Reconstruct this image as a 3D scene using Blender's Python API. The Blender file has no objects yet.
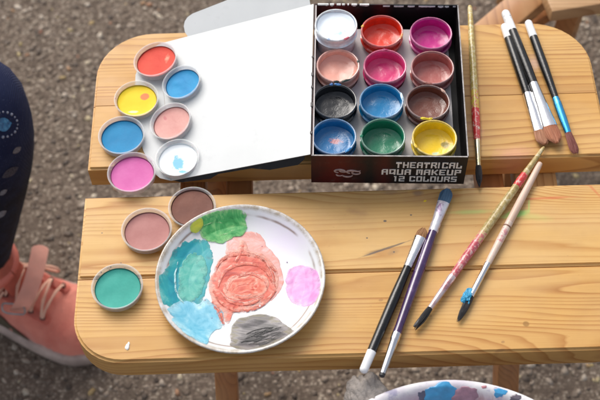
import bpy, bmesh, math, random
import numpy as np
from math import sin, cos, pi, radians, atan2, sqrt
from mathutils import Vector, Matrix, noise, Euler
from mathutils.bvhtree import BVHTree

random.seed(7)
SC = bpy.context.scene
COL = SC.collection

# ------------------------------------------------------------------ camera
H = 0.44                      # height of the table top above the ground
FPX = 1170.0                  # focal length in photo pixels (600 wide)
TH = radians(57)
RO = radians(1.55)
DIST = 0.975
fw = Vector((0, cos(TH), -sin(TH)))
U0 = Vector((0, sin(TH), cos(TH)))
RR = cos(RO) * Vector((1, 0, 0)) - sin(RO) * U0
UU = sin(RO) * Vector((1, 0, 0)) + cos(RO) * U0
CAM = Vector((0, 0, H)) - fw * DIST
cd = bpy.data.cameras.new('camera')
cam = bpy.data.objects.new('camera', cd)
COL.objects.link(cam)
cd.sensor_width = 36
cd.lens = FPX * 36 / 600
cd.clip_start = 0.05
cd.clip_end = 500
M3 = Matrix((RR, UU, -fw)).transposed()
cam.matrix_world = Matrix.Translation(CAM) @ M3.to_4x4()
cd.dof.use_dof = True
cd.dof.focus_distance = DIST * 0.995
cd.dof.aperture_fstop = 9
SC.camera = cam

# ------------------------------------------------------------------ light
SUN_EL = radians(43)
SUN_AZ = radians(-26)          # measured from +Y, positive towards +X
w = bpy.data.worlds.new('World')
SC.world = w
w.use_nodes = True
wn = w.node_tree.nodes
sky = wn.new('ShaderNodeTexSky')
sky.sky_type = 'NISHITA'
sky.sun_disc = False
sky.sun_elevation = SUN_EL
sky.sun_rotation = SUN_AZ
sky.air_density = 1.0
sky.dust_density = 4.0
sky.ozone_density = 0.6
hs = wn.new('ShaderNodeHueSaturation')          # thin high cloud: a paler sky
hs.inputs['Saturation'].default_value = 0.45
w.node_tree.links.new(sky.outputs[0], hs.inputs['Color'])
w.node_tree.links.new(hs.outputs[0], wn['Background'].inputs[0])
wn['Background'].inputs[1].default_value = 0.15
sd = bpy.data.lights.new('sun', 'SUN')
sd.energy = 1.4
sd.angle = radians(36)
sd.color = (1.0, 0.96, 0.90)
so = bpy.data.objects.new('sun', sd)
COL.objects.link(so)
sdir = Vector((sin(SUN_AZ) * cos(SUN_EL), cos(SUN_AZ) * cos(SUN_EL), sin(SUN_EL)))
so.rotation_euler = sdir.to_track_quat('Z', 'Y').to_euler()
so.location = (0, 0, 3)
SC.view_settings.view_transform = 'Standard'
SC.view_settings.look = 'None'
SC.view_settings.exposure = 0.33
SC.view_settings.gamma = 1
SC.view_settings.use_curve_mapping = False

# ------------------------------------------------------------------ geometry helpers
def ray(px, py):
    return (fw * FPX + RR * (px - 300) - UU * (py - 200)).normalized()

def at(px, py, z=H):
    d = ray(px, py)
    return CAM + d * ((z - CAM.z) / d.z)

def hit(px, py, p0, n):
    d = ray(px, py)
    return CAM + d * ((p0 - CAM).dot(n) / d.dot(n))

def empty(name, label, cat, loc=(0, 0, 0), rot=None, group=None):
    o = bpy.data.objects.new(name, None)
    COL.objects.link(o)
    o.location = loc
    o.empty_display_size = 0.02
    if rot is not None:
        o.rotation_euler = rot
    o['label'] = label
    o['category'] = cat
    if group:
        o['group'] = group
    return o

def tag(o, label, cat, group=None):
    o['label'] = label
    o['category'] = cat
    if group:
        o['group'] = group
    return o

def wmat(o):
    m = Matrix.LocRotScale(o.location, o.rotation_euler, o.scale)
    return wmat(o.parent) @ m if o.parent else m

def link(name, bm, mat, parent=None, local=False, smooth=True, ang=38, recalc=True):
    """link a bmesh as ONE object; coordinates are world unless local"""
    if recalc:
        bmesh.ops.recalc_face_normals(bm, faces=bm.faces)
    if parent is not None and not local:
        bm.transform(wmat(parent).inverted())
    if smooth:
        for f in bm.faces:
            f.smooth = True
        for e in bm.edges:
            if len(e.link_faces) == 2 and e.calc_face_angle(0) > radians(ang):
                e.smooth = False
    me = bpy.data.meshes.new(name)
    bm.to_mesh(me)
    bm.free()
    if mat is not None:
        for m in (mat if isinstance(mat, (list, tuple)) else [mat]):
            me.materials.append(m)
    o = bpy.data.objects.new(name, me)
    COL.objects.link(o)
    if parent is not None:
        o.parent = parent
    return o

def prism(bm, pts, z0, z1):
    a = [bm.verts.new((p[0], p[1], z0)) for p in pts]
    b = [bm.verts.new((p[0], p[1], z1)) for p in pts]
    n = len(pts)
    bm.faces.new(a[::-1])
    bm.faces.new(b)
    for i in range(n):
        bm.faces.new((a[i], a[(i + 1) % n], b[(i + 1) % n], b[i]))

def box(bm, lo, hi, mat=None):
    vs = [Vector((x, y, z)) for z in (lo[2], hi[2]) for x, y in
          ((lo[0], lo[1]), (hi[0], lo[1]), (hi[0], hi[1]), (lo[0], hi[1]))]
    if mat is not None:
        vs = [mat @ v for v in vs]
    v = [bm.verts.new(p) for p in vs]
    for f in ((0, 1, 2, 3), (4, 5, 6, 7), (0, 1, 5, 4), (1, 2, 6, 5), (2, 3, 7, 6), (3, 0, 4, 7)):
        bm.faces.new([v[i] for i in f])

def bevel(bm, wdt, seg=2, ang=40):
    bmesh.ops.recalc_face_normals(bm, faces=bm.faces)
    es = [e for e in bm.edges if len(e.link_faces) == 2 and e.calc_face_angle(0) > radians(ang)]
    bmesh.ops.bevel(bm, geom=es, offset=wdt, segments=seg, affect='EDGES', profile=0.5)

def beam(a, b, wd, th, up=Vector((0, 0, 1)), bev=0.002):
    """a rectangular batten from a to b; wd across, th along 'up'"""
    a, b = Vector(a), Vector(b)
    x = (b - a).normalized()
    y = up.cross(x).normalized()
    z = x.cross(y)
    m = Matrix.Translation(a) @ Matrix((x, y, z)).transposed().to_4x4()
    bm = bmesh.new()
    box(bm, (0, -wd / 2, -th / 2), ((b - a).length, wd / 2, th / 2), m)
    bevel(bm, bev)
    return bm

def lathe(bm, prof, n=48, mat=None, wob=0.0):
    rings = []
    for r, z in prof:
        if r < 1e-6:
            p = Vector((0, 0, z))
            rings.append([bm.verts.new(mat @ p if mat is not None else p)])
        else:
            ring = []
            for i in range(n):
                a = 2 * pi * i / n
                k = 1 + wob * noise.noise(Vector((cos(a) * 1.5, sin(a) * 1.5, z * 20)))
                p = Vector((r * k * cos(a), r * k * sin(a), z))
                ring.append(bm.verts.new(mat @ p if mat is not None else p))
            rings.append(ring)
    for A, B in zip(rings, rings[1:]):
        if len(A) == 1 and len(B) == 1:
            continue
        for i in range(n):
            j = (i + 1) % n
            if len(A) == 1:
                bm.faces.new((A[0], B[i], B[j]))
            elif len(B) == 1:
                bm.faces.new((A[i], A[j], B[0]))
            else:
                bm.faces.new((A[i], A[j], B[j], B[i]))

def tube(bm, pts, rad, n=8, flat=1.0, cap=True, side=None):
    """tube along pts; rad scalar or list; flat<1 squashes it along z-ish"""
    pts = [Vector(p) for p in pts]
    rs = rad if isinstance(rad, (list, tuple)) else [rad] * len(pts)
    rings = []
    for i, p in enumerate(pts):
        t = (pts[min(i + 1, len(pts) - 1)] - pts[max(i - 1, 0)]).normalized()
        s = side if side is not None else Vector((0, 0, 1))
        u = t.cross(s)
        if u.length < 1e-3:
            u = t.cross(Vector((0, 1, 0)))
        u.normalize()
        v = u.cross(t).normalized()
        rings.append([bm.verts.new(p + (u * cos(2 * pi * k / n) + v * sin(2 * pi * k / n) * flat) * rs[i]) for k in range(n)])
    for A, B in zip(rings, rings[1:]):
        for k in range(n):
            bm.faces.new((A[k], A[(k + 1) % n], B[(k + 1) % n], B[k]))
    if cap:
        bm.faces.new(rings[0][::-1])
        bm.faces.new(rings[-1])

def loft_x(bm, secs, n=16, zc=0.0):
    """closed loft along +x of elliptical sections (x, ry, rz[, yoff[, zoff]])"""
    rings = []
    for s in secs:
        x, ry, rz = s[:3]
        yo = s[3] if len(s) > 3 else 0
        zo = s[4] if len(s) > 4 else 0
        rings.append([bm.verts.new((x, yo + ry * cos(2 * pi * k / n), zc + zo + rz * sin(2 * pi * k / n))) for k in range(n)])
    for A, B in zip(rings, rings[1:]):
        for k in range(n):
            bm.faces.new((A[k], A[(k + 1) % n], B[(k + 1) % n], B[k]))
    bm.faces.new(rings[0][::-1])
    bm.faces.new(rings[-1])

# ------------------------------------------------------------------ material helpers
class NT:
    def __init__(s, name, rough=0.5, spec=0.5, coat=0.0, metal=0.0):
        s.m = bpy.data.materials.new(name)
        s.m.use_nodes = True
        s.t = s.m.node_tree
        s.b = s.t.nodes['Principled BSDF']
        s.b.inputs['Roughness'].default_value = rough
        s.b.inputs['Specular IOR Level'].default_value = spec
        s.b.inputs['Coat Weight'].default_value = coat
        s.b.inputs['Coat Roughness'].default_value = 0.08
        s.b.inputs['Metallic'].default_value = metal

    def n(s, typ, props=None, **ins):
        nd = s.t.nodes.new(typ)
        for k, v in (props or {}).items():
            setattr(nd, k, v)
        for k, v in ins.items():
            s.set(nd.inputs[k.replace('_', ' ')], v)
        return nd

    def set(s, sock, v):
        if isinstance(v, bpy.types.NodeSocket):
            s.t.links.new(v, sock)
        elif isinstance(v, bpy.types.Node):
            s.t.links.new(v.outputs[0], sock)
        else:
            if isinstance(v, (tuple, list)) and len(v) == 3 and sock.type == 'RGBA':
                v = (*v, 1)
            sock.default_value = v

    def math(s, op, a, b=0.0, c=0.0, clamp=False):
        nd = s.t.nodes.new('ShaderNodeMath')
        nd.operation = op
        nd.use_clamp = clamp
        for i, v in enumerate((a, b, c)):
            s.set(nd.inputs[i], v)
        return nd.outputs[0]

    def coord(s, kind='Object'):
        return s.n('ShaderNodeTexCoord').outputs[kind]

    def mapping(s, vec, scale=(1, 1, 1), loc=(0, 0, 0), rot=(0, 0, 0)):
        nd = s.n('ShaderNodeMapping', Vector=vec)
        nd.inputs['Scale'].default_value = scale
        nd.inputs['Location'].default_value = loc
        nd.inputs['Rotation'].default_value = rot
        return nd.outputs[0]

    def noise(s, vec, scale=5, detail=4, rough=0.5, dist=0.0, out=0):
        nd = s.n('ShaderNodeTexNoise', Vector=vec, Scale=scale, Detail=detail, Roughness=rough, Distortion=dist)
        return nd.outputs[out]

    def voro(s, vec, scale=5, feature='F1', out='Distance', rnd=1.0):
        nd = s.n('ShaderNodeTexVoronoi', {'feature': feature}, Vector=vec, Scale=scale, Randomness=rnd)
        return nd.outputs[out]

    def ramp(s, fac, stops, interp='LINEAR'):
        nd = s.n('ShaderNodeValToRGB', Fac=fac)
        cr = nd.color_ramp
        cr.interpolation = interp
        while len(cr.elements) < len(stops):
            cr.elements.new(0.5)
        for e, (p, c) in zip(cr.elements, stops):
            e.position = p
            e.color = (c, c, c, 1) if isinstance(c, (int, float)) else (*c, 1)
        return nd.outputs[0]

    def mix(s, fac, a, b, mode='MIX'):
        nd = s.n('ShaderNodeMix', {'data_type': 'RGBA', 'blend_type': mode})
        s.set(nd.inputs[0], fac)
        s.set(nd.inputs[6], a)
        s.set(nd.inputs[7], b)
        return nd.outputs[2]

    def bump(s, h, strength=0.3, dist=0.001):
        nd = s.n('ShaderNodeBump', Height=h, Strength=strength, Distance=dist)
        s.t.links.new(nd.outputs[0], s.b.inputs['Normal'])

    def base(s, c):
        s.set(s.b.inputs['Base Color'], c)
        return s

    def blob(s, vec, c, r, ang=0.0, soft=0.35, wob=0.35, nscale=80.0):
        """soft ellipse mask at c (x, y) with radii r in the coordinates of vec, edge broken up by noise"""
        loc = s.mapping(vec, loc=(-c[0], -c[1], 0))
        rt = s.mapping(loc, rot=(0, 0, -ang))
        sc = s.mapping(rt, scale=(1 / r[0], 1 / r[1], 0))
        ln = s.n('ShaderNodeVectorMath', {'operation': 'LENGTH'})
        s.set(ln.inputs[0], sc)
        d = s.math('ADD', ln.outputs['Value'], s.math('MULTIPLY', s.math('SUBTRACT', s.noise(vec, nscale, 4, 0.6), 0.5), wob * 2))
        return s.ramp(d, [(0.0, 1.0), (max(0.01, 1 - soft), 1.0), (1.0, 0.0)])

def plain(name, c, rough=0.5, spec=0.5, coat=0.0, metal=0.0, var=0.12, vscale=60, bump=0.0, bscale=400, trans=0.0, sss=0.0):
    k = NT(name, rough, spec, coat, metal)
    v = k.coord()
    nz = k.noise(v, vscale, 4)
    dark = tuple(x * (1 - var) for x in c)
    lite = tuple(min(1, x * (1 + var)) for x in c)
    k.base(k.ramp(nz, [(0.3, dark), (0.7, lite)]))
    if bump:
        k.bump(k.noise(v, bscale, 3), bump, 0.0006)
    if trans:
        k.b.inputs['Transmission Weight'].default_value = trans
    if sss:
        k.b.inputs['Subsurface Weight'].default_value = sss
        k.b.inputs['Subsurface Scale'].default_value = 0.004
    return k.m

def wood(name, seed, light=(0.66, 0.385, 0.125), mid=(0.56, 0.285, 0.072), dark=(0.33, 0.115, 0.02),
         freq=130, curve=1.0, stains=(), rough=0.42, coat=0.08, axis=0, band=None, knots=()):
    k = NT(name, rough, 0.3, coat)
    k.b.inputs['Coat Roughness'].default_value = 0.25
    v0 = k.coord()
    if axis == 2:
        v = k.mapping(v0, rot=(0, radians(90), 0), loc=(seed * .37, seed * .21, seed * .13))
    elif axis == 1:
        v = k.mapping(v0, rot=(0, 0, radians(90)), loc=(seed * .37, seed * .21, seed * .13))
    else:
        v = k.mapping(v0, loc=(seed * .37, seed * .21, seed * .13))
    sp = k.n('ShaderNodeSeparateXYZ', Vector=v)
    x, y, z = sp.outputs
    big = k.noise(k.mapping(v, scale=(2.2, 6, 4)), 1.0, 2, 0.4)
    mid_n = k.noise(k.mapping(v, scale=(7, 45, 30)), 1.0, 3, 0.5)
    r = k.math('ADD', k.math('MULTIPLY', y, freq), k.math('MULTIPLY', z, freq * 0.55))
    r = k.math('ADD', r, k.math('MULTIPLY', big, 10.0 * curve))
    r = k.math('ADD', r, k.math('MULTIPLY', mid_n, 1.1))
    r = k.math('ADD', r, k.math('MULTIPLY', k.noise(k.mapping(v, scale=(.9, 34, 22), loc=(1, 7, 2)), 1.0, 1, 0.3), freq * .062))
    for (kx, ky, sx, sy, amp) in knots:
        ln = k.n('ShaderNodeVectorMath', {'operation': 'LENGTH'})
        k.set(ln.inputs[0], k.mapping(k.mapping(v0, loc=(-kx, -ky, 0)), scale=(1 / sx, 1 / sy, 0)))
        d2 = k.math('MULTIPLY', ln.outputs['Value'], ln.outputs['Value'])
        r = k.math('ADD', r, k.math('MULTIPLY', k.math('POWER', 2.718, k.math('MULTIPLY', d2, -1.0)), amp))
    # the rings come closer together in places
    fr = k.math('FRACT', r)
    grain = k.ramp(fr, [(0.0, 0.0), (0.45, 0.10), (0.80, 0.72), (0.90, 1.0), (0.97, 0.15), (1.0, 0.0)])
    amt = k.ramp(k.noise(k.mapping(v, scale=(1.6, 26, 20), loc=(3, 5, 1)), 1.0, 3, 0.6), [(0.36, 0.22), (0.60, 1.0)])
    g = k.math('MULTIPLY', grain, amt)
    tone = k.noise(k.mapping(v, scale=(1.2, 16, 10), loc=(9, 2, 4)), 1.0, 3, 0.5)
    fib = k.noise(k.mapping(v, scale=(22, 900, 900)), 1.0, 2, 0.6)
    c = k.ramp(tone, [(0.30, light), (0.72, mid)])
    c = k.mix(g, c, dark)
    c = k.mix(k.math('MULTIPLY', k.math('SUBTRACT', fib, 0.42, clamp=True), 0.35), c, dark)
    # small pores and nicks
    pr = k.voro(k.mapping(v, scale=(60, 300, 200)), 1.0)
    c = k.mix(k.ramp(pr, [(0.0, 0.55), (0.07, 0.0)]), c, (0.20, 0.09, 0.03))
    hand = k.noise(k.mapping(v, loc=(4, 4, 4)), 14, 5, 0.65)
    c = k.mix(k.ramp(hand, [(0.48, 0.0), (0.75, 0.30)]), c, (0.36, 0.20, 0.09))
    c = k.mix(k.ramp(k.noise(k.mapping(v, scale=(1, 2.5, 1), loc=(8, 1, 3)), 9, 4, .6), [(0.45, 0.0), (0.75, 0.28)]), c, (0.74, 0.52, 0.27))
    if band:                                   # a strip of darker heartwood along the board
        yy = k.n('ShaderNodeSeparateXYZ', Vector=v0).outputs[1]
        for (y0, y1, a) in band:
            mm = k.math('MULTIPLY', k.math('GREATER_THAN', yy, y0), k.math('LESS_THAN', yy, y1))
            c = k.mix(k.math('MULTIPLY', mm, a), c, (0.42, 0.20, 0.06))
    for (cc, rr_, ang, col, a, soft, wob) in stains:
        c = k.mix(k.math('MULTIPLY', k.blob(v0, cc, rr_, ang, soft, wob), a), c, col)
    k.base(c)
    k.set(k.b.inputs['Roughness'], k.ramp(k.noise(v, 30, 4, 0.6), [(0.3, rough - 0.08), (0.7, rough + 0.14)]))
    k.bump(k.math('SUBTRACT', k.math('MULTIPLY', fib, 0.5), k.math('MULTIPLY', g, 0.55)), 0.35, 0.0004)
    return k.m

# ------------------------------------------------------------------ ground
def ground_mat():
    k = NT('asphalt with worn stones', 0.92, 0.15)
    v = k.coord()
    f1 = k.n('ShaderNodeTexVoronoi', Vector=k.mapping(v, scale=(1, 1, 0)), Scale=105)
    f2 = k.n('ShaderNodeTexVoronoi', Vector=k.mapping(v, scale=(1, 1, 0)), Scale=260)
    pal = [(0.0, (0.09, 0.067, 0.052)), (0.35, (0.16, 0.122, 0.095)), (0.6, (0.22, 0.172, 0.135)), (0.85, (0.30, 0.245, 0.19)), (1.0, (0.42, 0.355, 0.28))]
    s1 = k.n('ShaderNodeSeparateColor', Color=f1.outputs['Color'])
    s2 = k.n('ShaderNodeSeparateColor', Color=f2.outputs['Color'])
    c1 = k.ramp(s1.outputs[0], pal)
    c2 = k.ramp(s2.outputs[1], pal)
    inside = k.ramp(f1.outputs['Distance'], [(0.30, 1.0), (0.52, 0.0)])
    has = k.math('GREATER_THAN', s1.outputs[1], 0.45)
    c = k.mix(k.math('MULTIPLY', inside, has), c2, c1)
    bind = k.ramp(f2.outputs['Distance'], [(0.35, 0.0), (0.62, 0.75)])
    c = k.mix(bind, c, (0.10, 0.075, 0.057))
    big = k.noise(v, 3.0, 4, 0.6)
    c = k.mix(k.ramp(big, [(0.35, 0.0), (0.7, 0.45)]), c, (0.17, 0.13, 0.10))
    k.base(c)
    h = k.math('ADD', k.math('MULTIPLY', k.math('SUBTRACT', 1.0, f2.outputs['Distance']), 0.4), k.math('MULTIPLY', inside, has))
    k.bump(h, 0.7, 0.003)
    return k.m

bm = bmesh.new()
bmesh.ops.create_grid(bm, x_segments=20, y_segments=20, size=150)
gr = link('ground', bm, ground_mat(), smooth=False)
gr['kind'] = 'structure'

def pebble_mat():
    k = NT('loose stone', 0.75, 0.35)
    isl = k.n('ShaderNodeNewGeometry').outputs['Random Per Island']
    c = k.ramp(isl, [(0.0, (0.06, 0.045, 0.035)), (0.25, (0.13, 0.098, 0.075)), (0.5, (0.22, 0.170, 0.130)),
                     (0.72, (0.33, 0.265, 0.205)), (0.88, (0.50, 0.43, 0.35)), (0.95, (0.38, 0.30, 0.13)), (1.0, (0.34, 0.15, 0.10))])
    nz = k.noise(k.coord(), 500, 3)
    c = k.mix(k.ramp(nz, [(0.4, 0.0), (0.7, 0.4)]), c, (0.07, 0.055, 0.045))
    k.base(c)
    k.bump(nz, 0.3, 0.001)
    return k.m

def pebbles():
    rng = np.random.default_rng(5)
    t = bmesh.new()
    bmesh.ops.create_icosphere(t, subdivisions=1, radius=1)
    V = np.array([v.co[:] for v in t.verts])
    F = np.array([[v.index for v in f.verts] for f in t.faces])
    t.free()
    n = 24000
    X = rng.uniform(-1.0, 1.0, n)
    Y = rng.uniform(-0.65, 1.15, n)
    S = 0.0016 + 0.0042 * rng.random(n) ** 2.0
    big = rng.random(n) < 0.02
    S[big] *= 1.9
    sc = np.stack([S * rng.uniform(.8, 1.4, n), S * rng.uniform(.6, 1.1, n), S * rng.uniform(.22, .42, n)], 1)
    a = rng.uniform(0, 2 * pi, n)
    jit = 1 + rng.uniform(-.34, .30, (n, len(V), 1))
    P = V[None] * jit * sc[:, None]
    Q = np.empty_like(P)
    Q[..., 0] = P[..., 0] * np.cos(a)[:, None] - P[..., 1] * np.sin(a)[:, None] + X[:, None]
    Q[..., 1] = P[..., 0] * np.sin(a)[:, None] + P[..., 1] * np.cos(a)[:, None] + Y[:, None]
    Q[..., 2] = np.minimum(P[..., 2], (S * .2)[:, None]) - (S * 0.02)[:, None]
    FF = (F[None] + (np.arange(n) * len(V))[:, None, None]).reshape(-1, 3)
    me = bpy.data.meshes.new('gravel')
    me.vertices.add(n * len(V))
    me.vertices.foreach_set('co', Q.reshape(-1).astype(np.float32))
    me.loops.add(FF.size)
    me.loops.foreach_set('vertex_index', FF.reshape(-1).astype(np.int32))
    me.polygons.add(len(FF))
    me.polygons.foreach_set('loop_start', np.arange(0, FF.size, 3, dtype=np.int32))
    me.polygons.foreach_set('loop_total', np.full(len(FF), 3, dtype=np.int32))
    me.update(calc_edges=True)
    me.materials.append(pebble_mat())
    o = bpy.data.objects.new('gravel', me)
    COL.objects.link(o)
    o['kind'] = 'stuff'
    tag(o, 'worn brown and grey stones bedded in the asphalt under the table', 'gravel')
pebbles()

# ------------------------------------------------------------------ the wooden table
TX0, TX1 = -0.180, 0.265
BY0, BY1 = 0.0372, 0.1885      # back half
FY0, FY1 = -0.1435, 0.0086     # front half
TT = 0.0265                    # board thickness
table = empty('wooden_table', 'low varnished pine table with two rounded halves and a gap, holding paints and brushes', 'table', (0.0425, 0.0225, 0))
TL = table.location

def q(px, py):                 # table-top pixel -> table local x, y
    p = at(px, py, H)
    return (p.x - TL.x, p.y - TL.y)

def qa(p0, p1):
    a, b = q(*p0), q(*p1)
    return atan2(b[1] - a[1], b[0] - a[0])

def plank(y0, y1, r0, r1, mat, name='plank'):
    """board from y0 to y1; r0 rounds the corners of the y0 side, r1 those of the y1 side"""
    pts = []
    def arc(cx, cy, a0, a1, rx, ry):
        for i in range(11):
            a = a0 + (a1 - a0) * i / 10
            pts.append((cx + rx * cos(a), cy + ry * sin(a)))
    rx0, rx1 = r0 * 1.0, r1 * 1.0
    if r0:
        arc(TX0 + rx0, y0 + r0, pi, 1.5 * pi, rx0, r0)
        arc(TX1 - rx0, y0 + r0, 1.5 * pi, 2 * pi, rx0, r0)
    else:
        pts.extend([(TX0, y0), (TX1, y0)])
    if r1:
        arc(TX1 - rx1, y1 - r1, 0, pi / 2, rx1, r1)
        arc(TX0 + rx1, y1 - r1, pi / 2, pi, rx1, r1)
    else:
        pts.extend([(TX1, y1), (TX0, y1)])
    bm = bmesh.new()
    prism(bm, pts, H - TT, H)
    bmesh.ops.recalc_face_normals(bm, faces=bm.faces)
    def joint(e):
        ya, yb = e.verts[0].co.y, e.verts[1].co.y
        return (not r0 and abs(ya - y0) + abs(yb - y0) < 1e-5 and y0 == JB + 0.0003) or (not r1 and abs(ya - y1) + abs(yb - y1) < 1e-5 and y1 == JB - 0.0003)
    es = [e for e in bm.edges if e.calc_face_angle(0) > radians(50) and abs(e.verts[0].co.z - e.verts[1].co.z) < 1e-5 and not joint(e)]
    bmesh.ops.bevel(bm, geom=es, offset=0.0020, segments=3, affect='EDGES')
    return link(name, bm, mat, table, ang=50)

JB = 0.1045                    # glue joint of the back half
JF = -0.0695                   # groove of the front half
GREEN, RED, SOOT, PINK = (0.33, 0.62, 0.16), (0.58, 0.13, 0.05), (0.10, 0.085, 0.08), (0.75, 0.36, 0.27)
st_back = [(q(515, 155), (.022, .012), 0, PINK, .45, .8, .5), (q(474, 130), (.008, .016), 0, PINK, .5, .8, .5),
           (q(536, 63), (.010, .012), 0, (.75, .55, .55), .4, .8, .5), (q(490, 63), (.0014, .0014), 0, (.75, .55, .02), .9, .3, .3)]
st_front = [(q(515, 214), (.0155, .0040), qa((500, 218), (530, 211)), GREEN, .8, .5, .5),
            (q(470, 212), (.026, .0030), qa((440, 214), (500, 211)), GREEN, .42, .8, .6),
            (q(528, 216), (.022, .0050), qa((500, 214), (545, 220)), GREEN, .25, .9, .6),
            (q(529, 206), (.0010, .0080), radians(-8), GREEN, .5, .5, .5),
            (q(548, 198), (.032, .0016), qa((510, 200), (585, 197)), RED, .6, .6, .4),
            (q(594, 190), (.012, .0016), qa((588, 183), (600, 196)), RED, .5, .6, .4),
            (q(388, 248), (.026, .0011), qa((362, 257), (415, 239)), SOOT, .75, .4, .5),
            (q(374, 252), (.012, .0020), qa((362, 257), (390, 247)), SOOT, .35, .8, .5),
            (q(394, 252), (.006, .003), 0.4, SOOT, .3, .8, .6),
            (q(385, 221), (.0016, .0011), 0, SOOT, .9, .4, .4), (q(411, 215), (.0012, .0008), 0, SOOT, .9, .4, .4),
            (q(367, 238), (.0009, .0008), 0, SOOT, .9, .4, .3), (q(394, 252), (.0009, .0008), 0, SOOT, .9, .4, .3),
            (q(393, 192), (.014, .0040), 0, (.22, .14, .12), .4, .7, .6), (q(418, 193), (.006, .0034), 0, (.16, .12, .12), .5, .6, .5),
            (q(356, 212), (.012, .0040), radians(-15), (.38, .20, .09), .5, .8, .6), (q(422, 198), (.04, .008), 0, (.40, .20, .12), .30, .9, .5),
            (q(425, 201), (.0018, .0012), 0.5, (.85, .60, .02), .9, .4, .3),
            (q(452, 196), (.010, .004), 0, (.50, .17, .07), .35, .8, .6),
            (q(146, 197), (.004, .0015), 0, (.40, .2, .1), .5, .7, .4),
            (q(183, 242), (.0010, .0007), 0, SOOT, .8, .4, .4), (q(102, 233), (.0010, .0007), 0, SOOT, .8, .4, .4), (q(121, 263), (.0009, .0007), 0, SOOT, .7, .4, .4)]
st_front2 = [(q(526, 324), (.0030, .0028), 0, (.30, .15, .04), .8, .3, .2), (q(500, 350), (.005, .0012), .2, (.35, .17, .06), .6, .5, .5),
             (q(569, 352), (.0020, .0012), .2, (.80, .68, .50), .8, .5, .5), (q(381, 300), (.0022, .0014), .2, (.35, .17, .06), .6, .4, .5),
             (q(430, 316), (.0020, .0014), .2, (.35, .17, .06), .6, .4, .5), (q(503, 342), (.0018, .0012), .2, (.30, .15, .06), .6, .4, .5),
             (q(150, 275), (.0045, .0011), .1, (.85, .8, .7), .9, .3, .3)]
plank(BY0, JB - 0.0003, 0, 0, wood('pine back inner board', 1, freq=120, curve=.8, stains=st_back))
plank(JB + 0.0003, BY1, 0, 0.050, wood('pine back outer board', 2.3, freq=150, curve=.5,
      light=(.67, .41, .14), stains=[(q(536, 63), (.010, .012), 0, (.75, .55, .55), .4, .8, .5)], knots=[(*q(560, 10), .06, .03, 5)], band=[(JB - TL.y, JB - TL.y + .008, .45)]))
plank(JF + 0.0004, FY1, 0, 0, wood('pine front inner board', 3.7, freq=160, curve=.7, light=(.70, .45, .175), mid=(.62, .355, .11), dark=(.44, .19, .04), stains=st_front, knots=[(*q(592, 176), .055, .022, 7), (*q(380, 192), .06, .012, 2.5)]))
plank(FY0, JF - 0.0004, 0.040, 0, wood('pine front outer board', 5.1, freq=215, curve=1.15, light=(.69, .425, .15), mid=(.60, .325, .092), dark=(.39, .155, .03), stains=st_front2, knots=[(*q(640, 375), .10, .050, 9), (*q(300, 385), .10, .012, 1.5)],
      band=[(FY0 - TL.y - .01, FY0 - TL.y + .021, .22)]))

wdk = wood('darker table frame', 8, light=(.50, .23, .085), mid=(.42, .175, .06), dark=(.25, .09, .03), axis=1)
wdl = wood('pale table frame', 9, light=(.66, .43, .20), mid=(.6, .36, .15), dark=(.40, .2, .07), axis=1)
zb = H - TT
def xof(px, py, z):
    return at(px, py, z).x
for (px, wd, mt) in ((240, .0225, wdk), (535, .036, wdl)):
    xx = xof(px, 190, zb - .011)
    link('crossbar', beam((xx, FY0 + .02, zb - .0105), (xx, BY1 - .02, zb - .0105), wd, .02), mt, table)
for (px, sgn) in ((195, 1), (488, 1)):
    xx = xof(px, 190, zb - .02)
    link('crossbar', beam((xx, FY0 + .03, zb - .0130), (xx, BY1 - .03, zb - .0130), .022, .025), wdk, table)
# crossed legs under each end
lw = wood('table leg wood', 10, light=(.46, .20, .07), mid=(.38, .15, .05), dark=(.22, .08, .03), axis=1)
for x1, x2 in ((at(215, 390, .30).x, at(215, 390, .30).x - .024), (.205, .229)):
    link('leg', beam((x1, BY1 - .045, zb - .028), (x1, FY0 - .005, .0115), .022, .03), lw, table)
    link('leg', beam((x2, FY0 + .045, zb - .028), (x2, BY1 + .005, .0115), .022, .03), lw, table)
bm = bmesh.new()
tube(bm, [(TX0 + .06, .0225, .20), (TX1 - .02, .0225, .20)], .008, 14)
link('stretcher', bm, lw, table)
white_plast = plain('white nylon spacer', (.7, .66, .6), .5)
for px in (180, 510):
    p = at(px, 186, zb - .02)
    bm = bmesh.new()
    lathe(bm, [(0, -.012), (.0042, -.012), (.0048, -.010), (.0048, .018), (0, .018)], 16, Matrix.Translation((p.x, .0225, p.z)))
    link('spacer', bm, white_plast, table)

# white fleck of paint on the front board
bm = bmesh.new()
p = at(127.5, 347)
for i, (dx, dy, s) in enumerate(((0, 0, 1), (.0008, .0025, .6), (-.0012, -.0006, .5))):
    bmesh.ops.create_icosphere(bm, subdivisions=2, radius=.0021 * s, matrix=Matrix.Translation((p.x + dx, p.y + dy, H + .0003)) @ Matrix.Diagonal((.75, 1.35, .35, 1)))
fl = link('paint_fleck', bm, plain('dried white paint', (.85, .83, .78), .4))
tag(fl, 'tiny dried white paint fleck near the front left corner of the table', 'paint fleck')

# ------------------------------------------------------------------ paint materials
def paintmat(name, c, c2=None, rough=0.22, coat=0.35, bump=0.25, scale=160, dry=0.0):
    k = NT(name, rough, 0.5, coat)
    k.b.inputs['Coat Roughness'].default_value = 0.12
    v = k.coord()
    c2 = c2 or tuple(min(1, x * 1.25 + .015) for x in c)
    nz = k.noise(v, scale, 5, 0.6, 1.5)
    k.base(k.ramp(nz, [(0.35, c), (0.68, c2)]))
    k.set(k.b.inputs['Roughness'], k.ramp(k.noise(v, 90, 3), [(0.35, rough), (0.65, rough + .12)]))
    k.bump(k.noise(v, 110, 4, 0.55, 0.8), bump, 0.0012)
    return k.m

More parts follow.
